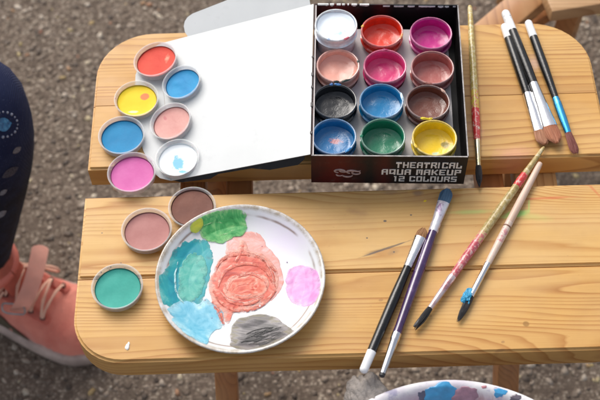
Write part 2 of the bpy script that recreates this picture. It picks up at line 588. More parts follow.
# ------------------------------------------------------------------ the paint set box
b0, b1 = at(311.3, 182.6), at(463.5, 184.2)
BW = (b1 - b0).length
BA = atan2(b1.y - b0.y, b1.x - b0.x)
BD, BH = 0.1655, 0.039
bx = empty('paint_box', 'open black cardboard box of twelve face paint jars with its white lid folded out', 'paint box', (b0.x, b0.y, H + .0004), (0, 0, BA))
BM = wmat(bx)
def card_black():
    k = NT('printed black card', 0.40, 0.25, 0.0)
    v = k.coord()
    red = k.blob(v, (.020, 0), (.026, 1.0), 0, .9, .5, 60)
    c = k.mix(k.math('MULTIPLY', red, .75), (.012, .011, .012), (.12, .010, .008))
    red2 = k.blob(v, (.060, 0), (.010, 1.0), 0, .9, .5, 50)
    c = k.mix(k.math('MULTIPLY', red2, .35), c, (.15, .012, .010))
    dust = k.noise(v, 90, 6, 0.7)
    c = k.mix(k.ramp(dust, [(0.58, 0.0), (0.85, 0.5)]), c, (.12, .11, .105))
    k.base(c)
    k.bump(k.noise(v, 220, 3), 0.06, 0.0006)
    return k.m
def card_white():
    k = NT('white coated card', 0.45, 0.4, 0.0)
    v = k.coord()
    nz = k.noise(v, 12, 4, 0.6)
    c = k.ramp(nz, [(0.3, (.56, .58, .58)), (0.7, (.62, .635, .635))])
    sm = k.noise(k.mapping(v, loc=(1.3, .2, 0)), 55, 5, 0.7)
    c = k.mix(k.ramp(sm, [(0.60, 0.0), (0.80, 0.35)]), c, (.40, .40, .42))
    spk = k.voro(k.mapping(v, scale=(1, 1, 1)), 90)
    c = k.mix(k.ramp(spk, [(0.0, .5), (.05, 0)]), c, (.30, .34, .45))
    k.base(c)
    k.bump(k.noise(v, 25, 3), 0.08, 0.003)
    return k.m
mblack, mwhite = card_black(), card_white()
mgrey = plain('grey card insert', (.52, .49, .49), .55, var=.10, vscale=40)
mrimw = plain('torn white card edge', (.75, .76, .74), .6, var=.2, vscale=250)
t = .0009
# walls: front, right, back, left are one folded card; the left one gets a pale sheet for the lid's reflection
bm = bmesh.new()
for lo, hi in (((0, 0, 0), (BW, t, BH)), ((BW - t, t, 0), (BW, BD - t, BH)), ((0, BD - t, 0), (BW, BD, BH)), ((0, t, 0), (t, BD - t, BH)), ((t, t, .0002), (BW - t, BD - t, t))):
    box(bm, lo, hi)
link('carton', bm, mblack, bx, local=True)
bm = bmesh.new()
box(bm, (t + .0002, t + .0002, t), (t + .0012, BD - t - .0002, BH - .0005))
link('lid_reflection', bm, plain('pale card lining', (.62, .56, .54), .5, var=.15, vscale=30), bx, local=True)  # added sheet: the white lid's reflection is put into its pale colour
# chipped white top edges
bm = bmesh.new()
def chip(x0, x1, y, zz=BH):
    n = max(2, int((x1 - x0) / .0012))
    for i in range(n):
        xa = x0 + (x1 - x0) * i / n
        k = noise.noise(Vector((xa * 300, y * 90, 3)))
        if k > -.15:
            box(bm, (xa, y - .0003, zz - .0010 - .0018 * max(0, k)), (xa + (x1 - x0) / n * 1.02, y + .0011, zz + .0004))
chip(.002, .050, BD - .0010)
chip(.060, BW - .002, BD - .0010, BH - .0012)
link('torn_edge', bm, mrimw, bx, local=True)
bm = bmesh.new()
box(bm, (0.0005, -.0002, BH - .0001), (BW - .0005, .0008, BH + .0004))
box(bm, (BW - .0008, .001, BH - .0001), (BW + .0002, BD - .001, BH + .0004))
link('rim', bm, plain('worn grey card rim', (.34, .32, .31), .5, var=.4, vscale=200), bx, local=True)

# jar positions (local x, y) measured from the rims in the picture
JAR_H = 0.0365
jars = [  # px, py, name of colour, base, second colour, extra lift, fill depth, label
    (336, 25, 'white', (.78, .84, .90), (.70, .82, .93), .0105, .0018, 'white paint jar filled to the brim, back left corner of the box'),
    (382, 31, 'scarlet', (.70, .035, .012), (.80, .10, .03), 0, .0095, 'bright red paint jar between the white and magenta jars'),
    (431, 33, 'magenta', (.52, .012, .22), (.66, .06, .34), 0, .0100, 'purple magenta paint jar at the back right of the box'),
    (338, 65.5, 'peach', (.78, .38, .30), (.84, .52, .44), 0, .0065, 'pale peach paint jar in front of the white jar'),
    (385, 66, 'pink', (.66, .045, .19), (.78, .16, .33), 0, .0100, 'hot pink paint jar in front of the red jar'),
    (432.5, 67.5, 'mauve', (.42, .115, .10), (.58, .27, .23), 0, .0105, 'dusty rose paint jar in front of the magenta jar'),
    (335, 101, 'black', (.012, .013, .016), (.05, .055, .065), 0, .0085, 'black paint jar on the left side of the box'),
    (381.5, 101, 'azure', (.006, .19, .42), (.03, .30, .58), 0, .0085, 'sky blue paint jar right beside the black jar'),
    (428, 102, 'brown', (.15, .040, .022), (.30, .14, .10), 0, .0080, 'brown paint jar between the rose and yellow jars'),
    (334, 136.5, 'blue', (.006, .14, .35), (.03, .27, .54), 0, .0085, 'blue paint jar with pink flecks, front left corner of the box'),
    (383, 136.5, 'green', (.008, .17, .085), (.05, .36, .22), 0, .0105, 'green paint jar in the front row between blue and yellow'),
    (434.5, 138, 'yellow', (.80, .56, .012), (.86, .68, .05), 0, .0105, 'yellow paint jar in the front right corner of the box'),
]
def paint_surface(bm, r, z, seed, depth=.0016, rings=14, n=40, cx=0, cy=0, dish=.0010):
    """scooped, wavy paint surface with a meniscus at the wall"""
    c = bm.verts.new((cx, cy, z - dish + depth * noise.fractal(Vector((seed * 9.1, 0, seed)), 1, 2, 2)))
    prev = None
    for j in range(1, rings + 1):
        f = j / rings
        ring = []
        for i in range(n):
            a = 2 * pi * i / n
            x, y = r * f * cos(a), r * f * sin(a)
            h = noise.fractal(Vector((x * 85 + seed * 9.1, y * 85, seed)), 1, 2, 2) * depth * (1 - f ** 4)
            h += -dish * (1 - f * f) + dish * 1.2 * max(0, f - .8) / .2 * (1 + .6 * sin(a * 3 + seed))
            ring.append(bm.verts.new((cx + x, cy + y, z + h)))
        if prev is None:
            for i in range(n):
                bm.faces.new((c, ring[i], ring[(i + 1) % n]))
        else:
            for i in range(n):
                bm.faces.new((prev[i], ring[i], ring[(i + 1) % n], prev[(i + 1) % n]))
        prev = ring

jar_local = []
for i, (px, py, cn, c1, c2, lift, fill, lab) in enumerate(jars):
    wp = at(px, py, H + BH - .0008 + lift)
    r = .0181
    j = empty('paint_jar', lab, 'paint jar', (wp.x, wp.y, H + .0014 + lift), (0, 0, BA + i), 'paint jars in the black box')
    jl = BM.inverted() @ wp
    jar_local.append((jl.x, jl.y))
    h = BH - .0022
    # body seen through as its paint colour: clear plastic pot, coated inside
    k = NT(cn + ' coated plastic', 0.16, 0.5, 0.6)
    v = k.coord()
    zz = k.n('ShaderNodeSeparateXYZ', Vector=v).outputs[2]
    deep = tuple(x * .72 for x in c1) if cn != 'white' else (.60, .50, .50)
    col = k.mix(k.ramp(k.noise(v, 120, 4, .6), [(0.35, 0.0), (0.65, 1.0)]), c1, deep)
    if cn == 'white':
        col = k.mix(k.blob(v, (.0, .0), (.03, .012), .4, .8, .8, 120), col, (.35, .45, .62))
    k.base(col)
    k.bump(k.noise(v, 200, 3), 0.08, 0.0006)
    prof = [(0, 0), (r - .0022, 0), (r - .0012, .001), (r - .0008, h * .70), (r + .0003, h * .715), (r + .0006, h * .75), (r - .0007, h * .765),
            (r - .0007, h * .86), (r, h * .875), (r + .0002, h - .0012), (r - .0001, h - .0003), (r - .0006, h), (r - .0012, h - .0003),
            (r - .0015, h - .002), (r - .0017, h - fill - .004), (0, h - fill - .0045)]
    bm = bmesh.new()
    lathe(bm, prof, 56)
    link('pot', bm, k.m, j, local=True, ang=60)
    # lip: a thin clear ring catching light
    bm = bmesh.new()
    lathe(bm, [(r - .0010, h + .00005), (r - .0008, h + .0006), (r - .0002, h + .0007), (r + .00035, h + .0003), (r + .0005, h - .0010), (r + .00025, h - .0012), (r - .0002, h - .0002), (r - .0010, h + .00005)], 56)
    lipc = tuple(min(1, x * .8 + .16) for x in c1) if cn != 'black' else (.05, .055, .065)
    link('rim', bm, plain(cn + ' lip', lipc, .15, coat=.5, var=.25, vscale=220, trans=.25), j, local=True)
    bm = bmesh.new()
    paint_surface(bm, r - .0016, h - fill - .0006, i * 1.7 + .3, depth=.0005 if cn not in ('black', 'white') else .0003)
    kk = NT(cn + ' wet paint', 0.15, 0.45, 0.0)
    kk.b.inputs['Coat Roughness'].default_value = 0.12
    vv = kk.coord()
    nz = kk.noise(vv, 130, 4, 0.6, 1.2)
    cc = kk.ramp(nz, [(0.35, c1), (0.8, tuple(.75 * a_ + .25 * b_ for a_, b_ in zip(c1, c2)))])
    if cn == 'blue':
        cc = kk.mix(kk.blob(vv, (0, -.003), (.006, .004), .5, .6, 1.2, 420), cc, (.50, .20, .22))
    if cn == 'yellow':
        cc = kk.mix(kk.blob(kk.mapping(vv, rot=(0, 0, BA + i)), (.010, .001), (.0042, .0045), .5, .5, .5, 250), cc, (.30, .25, .06))
        cc = kk.mix(kk.blob(kk.mapping(vv, rot=(0, 0, BA + i)), (.001, -.008), (.004, .003), .5, .6, .9, 350), cc, (.45, .62, .50))
    if cn == 'white':
        cc = kk.mix(kk.blob(vv, (.004, -.006), (.006, .003), .5, .7, .9, 300), cc, (.35, .60, .66))
    kk.base(cc)
    kk.bump(kk.noise(vv, 170, 4, .6, 1.4), .30, .0007)
    link('paint', bm, kk.m, j, local=True)

# dried drips and daubs on the lips of the pots
DR = [(0, 4.3, .35, .45, .62), (0, 5.2, .60, .12, .16), (1, 5.9, .70, .30, .12), (1, 2.8, .75, .45, .08), (3, 4.6, .02, .03, .02), (3, 5.0, .03, .05, .04), (3, .2, .05, .06, .05), (4, 1.5, .35, .02, .10),
      (5, 4.4, .30, .10, .08), (6, 1.7, .03, .12, .35), (6, 1.4, .04, .16, .40), (8, 4.5, .80, .60, .02), (8, 4.75, .80, .60, .02), (8, .7, .60, .38, .30), (9, 5.4, .03, .22, .50), (10, 3.1, .02, .22, .12), (11, 3.6, .70, .45, .02), (7, .2, .55, .70, .80)]
for di, (ji, an, cr, cg, cb) in enumerate(DR):
    jo = [o_ for o_ in COL.objects if o_.name.startswith('paint_jar')]
    jo.sort(key=lambda o_: o_.name)
    jt = jo[ji]
    wa = an - jt.rotation_euler.z
    bm = bmesh.new()
    bmesh.ops.create_icosphere(bm, subdivisions=3, radius=1)
    for v_ in bm.verts:
        d = v_.co.copy()
        k_ = 1 + .5 * noise.noise(d * 1.7 + Vector((di * 3.1, 0, 0)))
        v_.co = Vector((.0178 + d.x * .0011 * k_, d.y * (.0016 + .0012 * (di % 3)) * k_, BH - .0018 + d.z * .0007 * k_))
    bm.transform(Matrix.Rotation(wa, 4, 'Z'))
    link('paint_daub', bm, plain('dried daub %d' % di, (cr, cg, cb), .35, var=.25, vscale=300), jt, local=True)

# card insert with a round hole for each jar
bm = bmesh.new()
xs = [.0022, (jar_local[3][0] + jar_local[4][0]) / 2, (jar_local[4][0] + jar_local[5][0]) / 2, BW - .009]
ys = [.0022] + [(jar_local[9 - 3 * k + 1][1] + jar_local[6 - 3 * k + 1][1]) / 2 for k in range(3)] + [BD - .016]
zi = .0235
for row in range(4):
    for c in range(3):
        jx, jy = jar_local[9 - 3 * row + c]
        x0, x1, y0, y1 = xs[c], xs[c + 1], ys[row], ys[row + 1]
        rr = min(.0179, jx - x0 - .0003, x1 - jx - .0003, jy - y0 - .0002, y1 - jy - .0002)
        n = 40
        inn, out = [], []
        for i in range(n):
            a = 2 * pi * i / n + pi / 4
            ca, sa = cos(a), sin(a)
            tx = ((x1 - jx) if ca > 0 else (x0 - jx)) / ca if abs(ca) > 1e-6 else 1e9
            ty = ((y1 - jy) if sa > 0 else (y0 - jy)) / sa if abs(sa) > 1e-6 else 1e9
            s = min(tx, ty)
            inn.append(bm.verts.new((jx + rr * ca, jy + rr * sa, zi)))
            out.append(bm.verts.new((jx + s * ca, jy + s * sa, zi)))
        for cx_, cy_ in ((x0, y0), (x1, y0), (x1, y1), (x0, y1)):
            vb = min(out, key=lambda v_: (v_.co.x - cx_) ** 2 + (v_.co.y - cy_) ** 2)
            vb.co.x, vb.co.y = cx_, cy_
        for i in range(n):
            bm.faces.new((inn[i], out[i], out[(i + 1) % n], inn[(i + 1) % n]))
ret = bmesh.ops.extrude_face_region(bm, geom=bm.faces[:])
for g in ret['geom']:
    if isinstance(g, bmesh.types.BMVert):
        g.co.z -= .0009
box(bm, (xs[0], ys[0], t + .0002), (xs[0] + .0008, ys[-1], zi - .001))
link('insert', bm, mgrey, bx, local=True, smooth=False)

# lid panel: hinged on the left top edge, sloping down to the table, tuck flap lying flat
A = BM @ Vector((-.0006, BD - .001, BH + .0006))
B = BM @ Vector((-.0006, .001, BH + .0006))
FA = at(160, 43.5, H + .0012)
FB = at(171, 180.5, H + .0012)
def slab(name, poly, mats, th, parent, off=0.0, sub=1):
    """thin card from a 3D polygon; first material on top, second beneath"""
    poly = [Vector(p) for p in poly]
    nrm = Vector((0, 0, 0))
    c = sum(poly, Vector()) / len(poly)
    for i in range(len(poly)):
        nrm += (poly[i] - c).cross(poly[(i + 1) % len(poly)] - c)
    nrm.normalize()
    if nrm.z < 0:
        nrm = -nrm
    bm = bmesh.new()
    up = [bm.verts.new(p + nrm * off) for p in poly]
    dn = [bm.verts.new(p + nrm * (off - th)) for p in poly]
    n = len(poly)
    ft = bm.faces.new(up); fb = bm.faces.new(dn[::-1])
    for i in range(n):
        f = bm.faces.new((up[i], up[(i + 1) % n], dn[(i + 1) % n], dn[i]))
    bmesh.ops.recalc_face_normals(bm, faces=bm.faces)
    fb.material_index = len(mats) - 1
    return link(name, bm, mats, parent, smooth=False, recalc=False), nrm
NL = (FA - A).cross(FB - A).normalized()
if NL.z < 0:
    NL = -NL
def card_grid(name, fn, nu, nv, th, mats, parent, nrm):
    """gently warped card: fn(u, v) gives the top surface"""
    bm = bmesh.new()
    T = [[bm.verts.new(fn(i / nu, j / nv)) for j in range(nv + 1)] for i in range(nu + 1)]
    D = [[bm.verts.new(fn(i / nu, j / nv) - nrm * th) for j in range(nv + 1)] for i in range(nu + 1)]
    dn = []
    for i in range(nu):
        for j in range(nv):
            bm.faces.new((T[i][j], T[i + 1][j], T[i + 1][j + 1], T[i][j + 1]))
            dn.append(bm.faces.new((D[i][j], D[i][j + 1], D[i + 1][j + 1], D[i + 1][j])))
    for i in range(nu):
        bm.faces.new((T[i][0], D[i][0], D[i + 1][0], T[i + 1][0]))
        bm.faces.new((T[i][nv], T[i + 1][nv], D[i + 1][nv], D[i][nv]))
    for j in range(nv):
        bm.faces.new((T[0][j], T[0][j + 1], D[0][j + 1], D[0][j]))
        bm.faces.new((T[nu][j], D[nu][j], D[nu][j + 1], T[nu][j + 1]))
    bmesh.ops.recalc_face_normals(bm, faces=bm.faces)
    for f in dn:
        f.material_index = 1
    return link(name, bm, mats, parent, recalc=False)
def lid_fn(u, v):
    p = (A * (1 - u) + FA * u) * (1 - v) + (B * (1 - u) + FB * u) * v
    return p + NL * (.0016 * sin(pi * u) * sin(pi * v))
card_grid('lid_panel', lid_fn, 24, 24, .0006, [mwhite, mblack], bx, NL)
# tuck flap on the far edge, flat on the table
slab('tuck_flap', [FA + Vector((-.0002, 0, 0)), at(143, 54, H + .0010), at(135.5, 75, H + .0010), at(134.5, 112, H + .0010), at(143, 150, H + .0010), at(154, 173, H + .0010), at(160, 178, H + .0010), FB + Vector((-.0002, 0, 0))], [mwhite, mblack], .0005, bx)
# back side flap: bent up along the back edge of the lid
e = (FA - A)
ax = e.normalized()
outv = ax.cross(NL).normalized()
if outv.y < 0:
    outv = -outv
up_d = (outv * cos(radians(15)) + NL * sin(radians(15))).normalized()
n_s = []
pA, pF = A + e * .025, A + e * .80
for f_, g_ in ((0.02, 0), (0.815, 0), (.83, .005), (.832, .011), (.822, .0155), (.80, .0190), (.765, .0212), (.5, .0262), (.10, .0330), (.05, .030), (.02, .020)):
    n_s.append(A + e * f_ + up_d * g_)
slab('side_flap', n_s, [mwhite, mblack], .0006, bx)
# front side flap: bent down under the front edge, black outside
e2 = FB - B
outf = ax.cross(NL).normalized()
if outf.y > 0:
    outf = -outf
dn_d = (outf * cos(radians(50)) - NL * sin(radians(50))).normalized()
pts = [B + e2 * .04 - NL * .0007]
for f_, g_ in ((.05, .003), (.10, .0066), (.30, .0064), (.42, .0022), (.66, .0016), (.72, .0044), (.93, .0030)):
    pts.append(B + e2 * f_ + dn_d * g_ - NL * .0007)
pts.append(B + e2 * .985 - NL * .0007)
slab('side_flap', pts, [mblack], .0006, bx)
# hinge: small black tears along the left top edge of the box
mtear = plain('scuffed dark card', (.10, .09, .09), .6, var=.5, vscale=300)
for s_, ln_ in ((.30, .004), (.42, .002), (.50, .003), (.13, .002), (.62, .0015)):
    p0 = BM @ Vector((-.0016, BD * (s_ - .03), BH + .0004))
    bm = bmesh.new()
    box(bm, (-.0012, BD * s_, BH + .0006), (.0004, BD * s_ + ln_, BH + .0013), BM)
    link('tear', bm, mtear, bx)
# grey thumb smudge on the lid near the box
sm = hit(305.0, 107, A + NL * .0004, NL)
bm = bmesh.new()
bmesh.ops.create_icosphere(bm, subdivisions=4, radius=1)
for v_ in bm.verts:
    d = v_.co.copy()
    k_ = 1 + .6 * noise.noise(d * 1.5 + Vector((1, 4, 2)))
    v_.co = sm + Vector((d.x * .0026 * k_, d.y * .0011 * k_, 0)) + NL * (d.z * .0005) + Vector((0, 0, d.x * .0008))
link('smudge', bm, plain('dark paint smudge', (.09, .09, .09), .6, var=.5, vscale=500), bx)

# lettering on the front of the box
FONT = {
 'T': ['1111111', '1111111', '0011000', '0011000', '0011000', '0011000', '0011000'],
 'H': ['1100011', '1100011', '1100011', '1111111', '1100011', '1100011', '1100011'],
 'E': ['1111111', '1100000', '1100000', '1111110', '1100000', '1100000', '1111111'],
 'A': ['0111111', '1100011', '1100011', '1111111', '1100011', '1100011', '1100011'],
 'R': ['1111111', '1100011', '1100011', '1111110', '1100110', '1100011', '1100011'],
 'I': ['0011000', '0011000', '0011000', '0011000', '0011000', '0011000', '0011000'],
 'C': ['1111111', '1100011', '1100000', '1100000', '1100000', '1100011', '1111111'],
 'L': ['1100000', '1100000', '1100000', '1100000', '1100011', '1100011', '1111111'],
 'Q': ['1111111', '1100011', '1100011', '1100011', '1100111', '1111111', '0000011'],
 'U': ['1100011', '1100011', '1100011', '1100011', '1100011', '1100011', '1111111'],
 'M': ['1111111', '1101011', '1101011', '1101011', '1101011', '1100011', '1100011'],
 'K': ['1100011', '1100110', '1101100', '1111000', '1101100', '1100110', '1100011'],
 'P': ['1111111', '1100011', '1100011', '1111111', '1100000', '1100000', '1100000'],
 'O': ['1111111', '1100011', '1100011', '1100011', '1100011', '1100011', '1111111'],
 'S': ['1111111', '1100000', '1100000', '1111111', '0000011', '0000011', '1111111'],
 '1': ['0111000', '0011000', '0011000', '0011000', '0011000', '0011000', '0011000'],
 '2': ['1111111', '0000011', '0000011', '1111111', '1100000', '1100000', '1111111'],
}
def word_mesh(text, u0, u1, v0, v1):
    bm = bmesh.new()
    units = sum({' ': 4.5, 'I': 5, '1': 5}.get(ch, 8.4) for ch in text) - 1.4
    cw, chh = (u1 - u0) / units, (v1 - v0) / 7
    x = u0
    d0, d1 = -.00035, .0004
    for ch in text:
        if ch == ' ':
            x += 4.5 * cw
            continue
        rows = FONT[ch]
        off = -2 if ch in 'I1' else 0
        for r_, row in enumerate(rows):
            c = 0
            while c < 7:
                if row[c] == '1':
                    c2_ = c
                    while c2_ < 7 and row[c2_] == '1':
                        c2_ += 1
                    za, zb_ = v1 - (r_ + 1) * chh, v1 - r_ * chh
                    box(bm, (x + (c + off) * cw, d0, za), (x + (c2_ + off) * cw, d1, zb_))
                    c = c2_
                else:
                    c += 1
        x += (5 if ch in 'I1' else 8.4) * cw
    return bm
minkw = plain('printed white lettering', (.72, .70, .66), .45, var=.15, vscale=300)
def uu(px): return (px - 311) / 152.2 * BW
for tx, xa, xb, va, vb in (('THEATRICAL', 394, 458.5, .0232, .0312), ('AQUA MAKEUP', 380.5, 458.5, .0132, .0208), ('12 COLOURS', 394, 455.5, .0034, .0108)):
    link('lettering', word_mesh(tx, uu(xa), uu(xb), va, vb), minkw, bx, local=True, smooth=False)
# emblem: a pair of feathery curls
bm = bmesh.new()
def curl(cx, cz, r, a0, a1, w_, sgn=1):
    ptsc = []
    for i in range(14):
        f_ = i / 13
        a = a0 + (a1 - a0) * f_
        rr_ = r * (1 - .45 * f_)
        ptsc.append((cx + sgn * rr_ * cos(a), -.0001, cz + rr_ * .62 * sin(a)))
    tube(bm, ptsc, [w_ * (1 - .6 * abs(i / 13 - .3)) for i in range(14)], 6, .9, True, Vector((0, 1, 0)))
cx, cz = uu(347), .0158
for (dx, dz, r_, a0, a1, w_) in ((-.0058, .001, .0038, 0, 4.6, .0008), (-.002, .0022, .0036, 2.6, 6.6, .0007), (.0022, .0002, .0036, .5, 4.4, .0008), (.0062, -.0004, .0034, 2.2, 6.9, .0007),
                                 (.0008, -.0032, .0040, 3.4, 6.3, .0007), (-.0048, -.003, .0026, 2.8, 6.0, .0006), (.0072, .0022, .0020, 3.2, 6.2, .0006)):
    curl(cx + dx * 1.25, cz + dz * 1.25, r_ * 1.3, a0, a1, w_ * 1.3)
link('emblem', bm, plain('printed pinkish emblem', (.36, .25, .23), .5, var=.3, vscale=300), bx, local=True)

# ------------------------------------------------------------------ loose lids holding paint
def lid_plastic(tint=(.86, .83, .81)):
    k = NT('frosted clear plastic', 0.35, 0.5, 0.1)
    v = k.coord()
    k.base(k.ramp(k.noise(v, 60, 4), [(0.3, tuple(x * .92 for x in tint)), (0.7, tint)]))
    k.b.inputs['Alpha'].default_value = .34
    k.b.inputs['Subsurface Weight'].default_value = .25
    k.b.inputs['Subsurface Scale'].default_value = .003
    k.bump(k.noise(v, 160, 3), .08, .0006)
    return k.m
mlid = lid_plastic()
PANS = []
lids = [ # px,py rim centre, outer width px, tilt source, colour, label
    (155, 58.5, 45, 'edge', (.60, .035, .015), (.66, .055, .025), 'small clear lid of red paint, farthest back at the corner of the table'),
    (181, 81.5, 41, 'lid', (.010, .23, .50), (.02, .29, .56), 'clear lid of blue paint leaning on the white box lid'),
    (136.5, 98.5, 45, 'flat', (.80, .56, .010), (.84, .62, .02), 'clear lid of yellow paint with a red spot'),
    (170, 120.5, 44, 'lid', (.60, .28, .25), (.66, .35, .31), 'clear lid of pale pink paint on the white card between blue and yellow'),
    (121.5, 134.5, 47, 'flat', (.006, .20, .42), (.010, .24, .48), 'clear lid of deep blue paint at the left edge of the back board'),
    (177, 157, 45, 'flat2', (.80, .84, .86), (.84, .87, .88), 'clear lid of white paint with a light blue dab'),
    (131.5, 171.5, 49, 'gap', (.56, .10, .33), (.61, .14, .38), 'clear lid of orchid pink paint bridging the gap on the left'),
    (146.5, 229, 51, 'flat', (.40, .165, .15), (.46, .21, .19), 'clear lid of dusty rose paint between the brown lid and the table edge'),
    (192, 206.5, 48, 'plate', (.15, .055, .038), (.20, .08, .055), 'clear lid of brown paint half hidden behind the big plate'),
    (117, 286, 52, 'flat', (.03, .31, .25), (.05, .37, .30), 'speckled lid of turquoise paint, nearest the front left corner'),
]
for i, (px, py, wpx, kind, c1, c2, lab) in enumerate(lids):
    lh = .0088 if kind != 'plate' else .0066
    z = H + lh
    if kind == 'lid':
        nrm = NL.copy(); base = hit(px, py, A + NL * (lh + .0004), NL) - nrm * lh
    elif kind == 'edge':
        nrm = Vector((-.17, .03, 1)).normalized(); base = at(px, py, H + .0115) - nrm * lh
    elif kind == 'flat2':
        nrm = Vector((-.10, 0, 1)).normalized(); base = at(px, py, H + .0120) - nrm * lh
    elif kind == 'gap':
        nrm = Vector((-.02, 0.02, 1)).normalized(); base = at(px, py, H + lh + .0006) - nrm * lh
    else:
        nrm = Vector((0, 0, 1)); base = at(px, py, H + lh + .0004) - nrm * lh
        base.z = H + (.0012 if kind == 'flat' and px < 150 and py < 110 else .0004)
    scl = (at(px + wpx / 2, py, base.z + lh) - at(px - wpx / 2, py, base.z + lh)).length / 2
    r = scl
    rot = nrm.to_track_quat('Z', 'Y').to_euler()
    L = empty('paint_pan', lab, 'paint pan', base, rot, 'loose jar lids used as paint pans')
    bm = bmesh.new()
    prof = [(0, 0), (r - .0030, 0), (r - .0020, .0005), (r - .0012, .002), (r - .0002, lh - .0012), (r, lh - .0003), (r - .0005, lh), (r - .0013, lh - .0001), (r - .0018, lh - .0012),
            (r - .0024, .0042), (r - .0034, .0030), (0, .0026)]
    lathe(bm, prof, 64)
    link('pan', bm, lid_plastic(tuple(.86 * .86 + .14 * (.3 * .86 + .7 * x) for x in c1)), L, local=True, ang=70)
    bm = bmesh.new()
    pr_ = r - .0029
    paint_surface(bm, pr_, .0040, i * 2.1 + 5, depth=.00016 if i not in (1,) else .0005, rings=10, n=56, dish=.00025)
    k = NT(f'{lab.split(" of ")[1].split(" paint")[0]} pan paint', .55, .25, .0)
    k.b.inputs['Coat Roughness'].default_value = .15
    v = k.coord()
    cc = k.ramp(k.noise(v, 70, 4, .6), [(0.35, c1), (0.68, c2)])
    rotv = k.mapping(v, rot=(0, 0, pi))
    if i == 2:
        cc = k.mix(k.blob(rotv, (.0064, .0052), (.0046, .0042), 0, .25, .2, 200), cc, (.78, .22, .08))
        cc = k.mix(k.blob(rotv, (-.0025, -.0115), (.005, .0016), 0, .4, .5, 200), cc, (.93, .84, .45))
    if i == 5:
        cc = k.mix(k.blob(rotv, (-.0035, .0000), (.0085, .0058), .3, .35, .9, 260), cc, (.22, .52, .78))
        cc = k.mix(k.blob(rotv, (-.0125, -.0050), (.0016, .0050), -.3, .3, .4, 260), cc, (.22, .52, .78))
    if i == 3:
        cc = k.mix(k.blob(rotv, (.008, .006), (.003, .0015), .3, .5, .6, 200), cc, (.55, .2, .2))
    if i == 0:
        cc = k.mix(k.blob(rotv, (.004, -.009), (.005, .0025), 0, .8, .9, 300), cc, (.85, .28, .18))
    k.base(cc)
    k.bump(k.noise(v, 110, 4, .6, 1.2), .28, .0007)
    link('paint', bm, k.m, L, local=True)
    # coloured residue up the inside wall
    bm = bmesh.new()
    lathe(bm, [(r - .0029, .0040), (r - .00255, .0044), (r - .0023, .0052)], 64, wob=.002)
    link('paint_ring', bm, plain('thin dried ring', tuple(x * .55 for x in c1) if i != 5 else (.7, .74, .76), .4), L, local=True)
    if i in (9, 2, 6):
        rnd = random.Random(i)
        msp = plain('dark splatter', (.04, .05, .05) if i == 9 else (.5, .06, .3), .4)
        for s in range(16 if i == 9 else 6):
            a = rnd.uniform(0, 2 * pi) if i != 9 else rnd.choice([rnd.uniform(1.7, 3.3), rnd.uniform(0, 6.3), rnd.uniform(5.0, 5.9)])
            zz_ = rnd.uniform(.0055, .0084)
            rad = r - .0021 + (zz_ - .0042) / (lh - .0042) * .0010
            bm = bmesh.new()
            bmesh.ops.create_icosphere(bm, subdivisions=1, radius=rnd.uniform(.0003, .0007), matrix=Matrix.Translation((rad * cos(a), rad * sin(a), zz_)))
            link('paint_speck', bm, msp, L, local=True)

# ------------------------------------------------------------------ the palette plate
pc = (at(155.3, 287, H + .010) + at(325.2, 279, H + .010)) / 2
pcy = (at(237, 208.5, H + .010).y + at(246, 354, H + .008).y) / 2
PR = (at(325.2, 280, H + .010) - at(155.3, 280, H + .010)).length / 2
plate = empty('palette_plate', 'white china plate smeared with teal, coral, green and grey face paint', 'plate', (pc.x, pcy, H + .0003), None)
def china():
    k = NT('glazed white china', .16, .5, .5)
    k.b.inputs['Coat Roughness'].default_value = .05
    v = k.coord()
    c = k.ramp(k.noise(v, 18, 3), [(0.3, (.68, .69, .70)), (0.7, (.74, .74, .74))])
    # thin washes of old paint
    def pl(px, py): 
        w_ = at(px, py, H + .005); return (w_.x - pc.x, w_.y - pcy)
    for (p_, r_, a_, col, al) in ((pl(287, 240), (.026, .018), -.4, (.74, .66, .80), .75), (pl(270, 225), (.020, .010), -.2, (.80, .74, .84), .6), (pl(180, 232), (.016, .010), .7, (.80, .62, .68), .5),
                                  (pl(292, 330), (.018, .010), .6, (.62, .60, .62), .35), (pl(225, 325), (.02, .012), 0, (.74, .84, .88), .6)):
        c = k.mix(k.math('MULTIPLY', k.blob(v, p_, r_, a_, .9, .5, 90), al), c, col)
    # brown stained ring along the well and grime on the rim
    sp = k.n('ShaderNodeVectorMath', {'operation': 'LENGTH'})
    k.set(sp.inputs[0], k.mapping(v, scale=(1, 1, 0)))
    rd = k.math('ADD', sp.outputs['Value'], k.math('MULTIPLY', k.math('SUBTRACT', k.noise(v, 60, 3), .5), .0016))
    ring = k.ramp(k.math('MULTIPLY', rd, 10), [(0.0, 0), ((PR - .0088) * 10, 0), ((PR - .0076) * 10, 1), ((PR - .0064) * 10, 0)])
    patchy = k.ramp(k.noise(k.mapping(v, loc=(.05, .01, 0)), 26, 3), [(.44, 0), (.56, 1)])
    c = k.mix(k.math('MULTIPLY', k.math('MULTIPLY', ring, patchy), .95), c, (.22, .13, .09))
    rim = k.ramp(k.math('MULTIPLY', rd, 10), [(0.0, 0), ((PR - .0050) * 10, 0), ((PR - .0030) * 10, 1)])
    c = k.mix(k.math('MULTIPLY', rim, k.ramp(k.noise(v, 110, 5, .7), [(.40, .30), (.60, 1.0)])), c, (.40, .34, .27))
    k.base(c)
    return k.m
bm = bmesh.new()
prof_in = [(0, .0030), (PR * .62, .0030), (PR * .76, .0042), (PR * .85, .0070), (PR * .91, .0098), (PR * .955, .0122), (PR * .985, .0133), (PR, .0129), (PR * 1.0, .0120),
           (PR * .97, .0112), (PR * .90, .0078), (PR * .82, .0048), (PR * .72, .0016), (PR * .69, 0), (PR * .62, 0), (PR * .61, .0012), (0, .0012)]
lathe(bm, prof_in, 112)
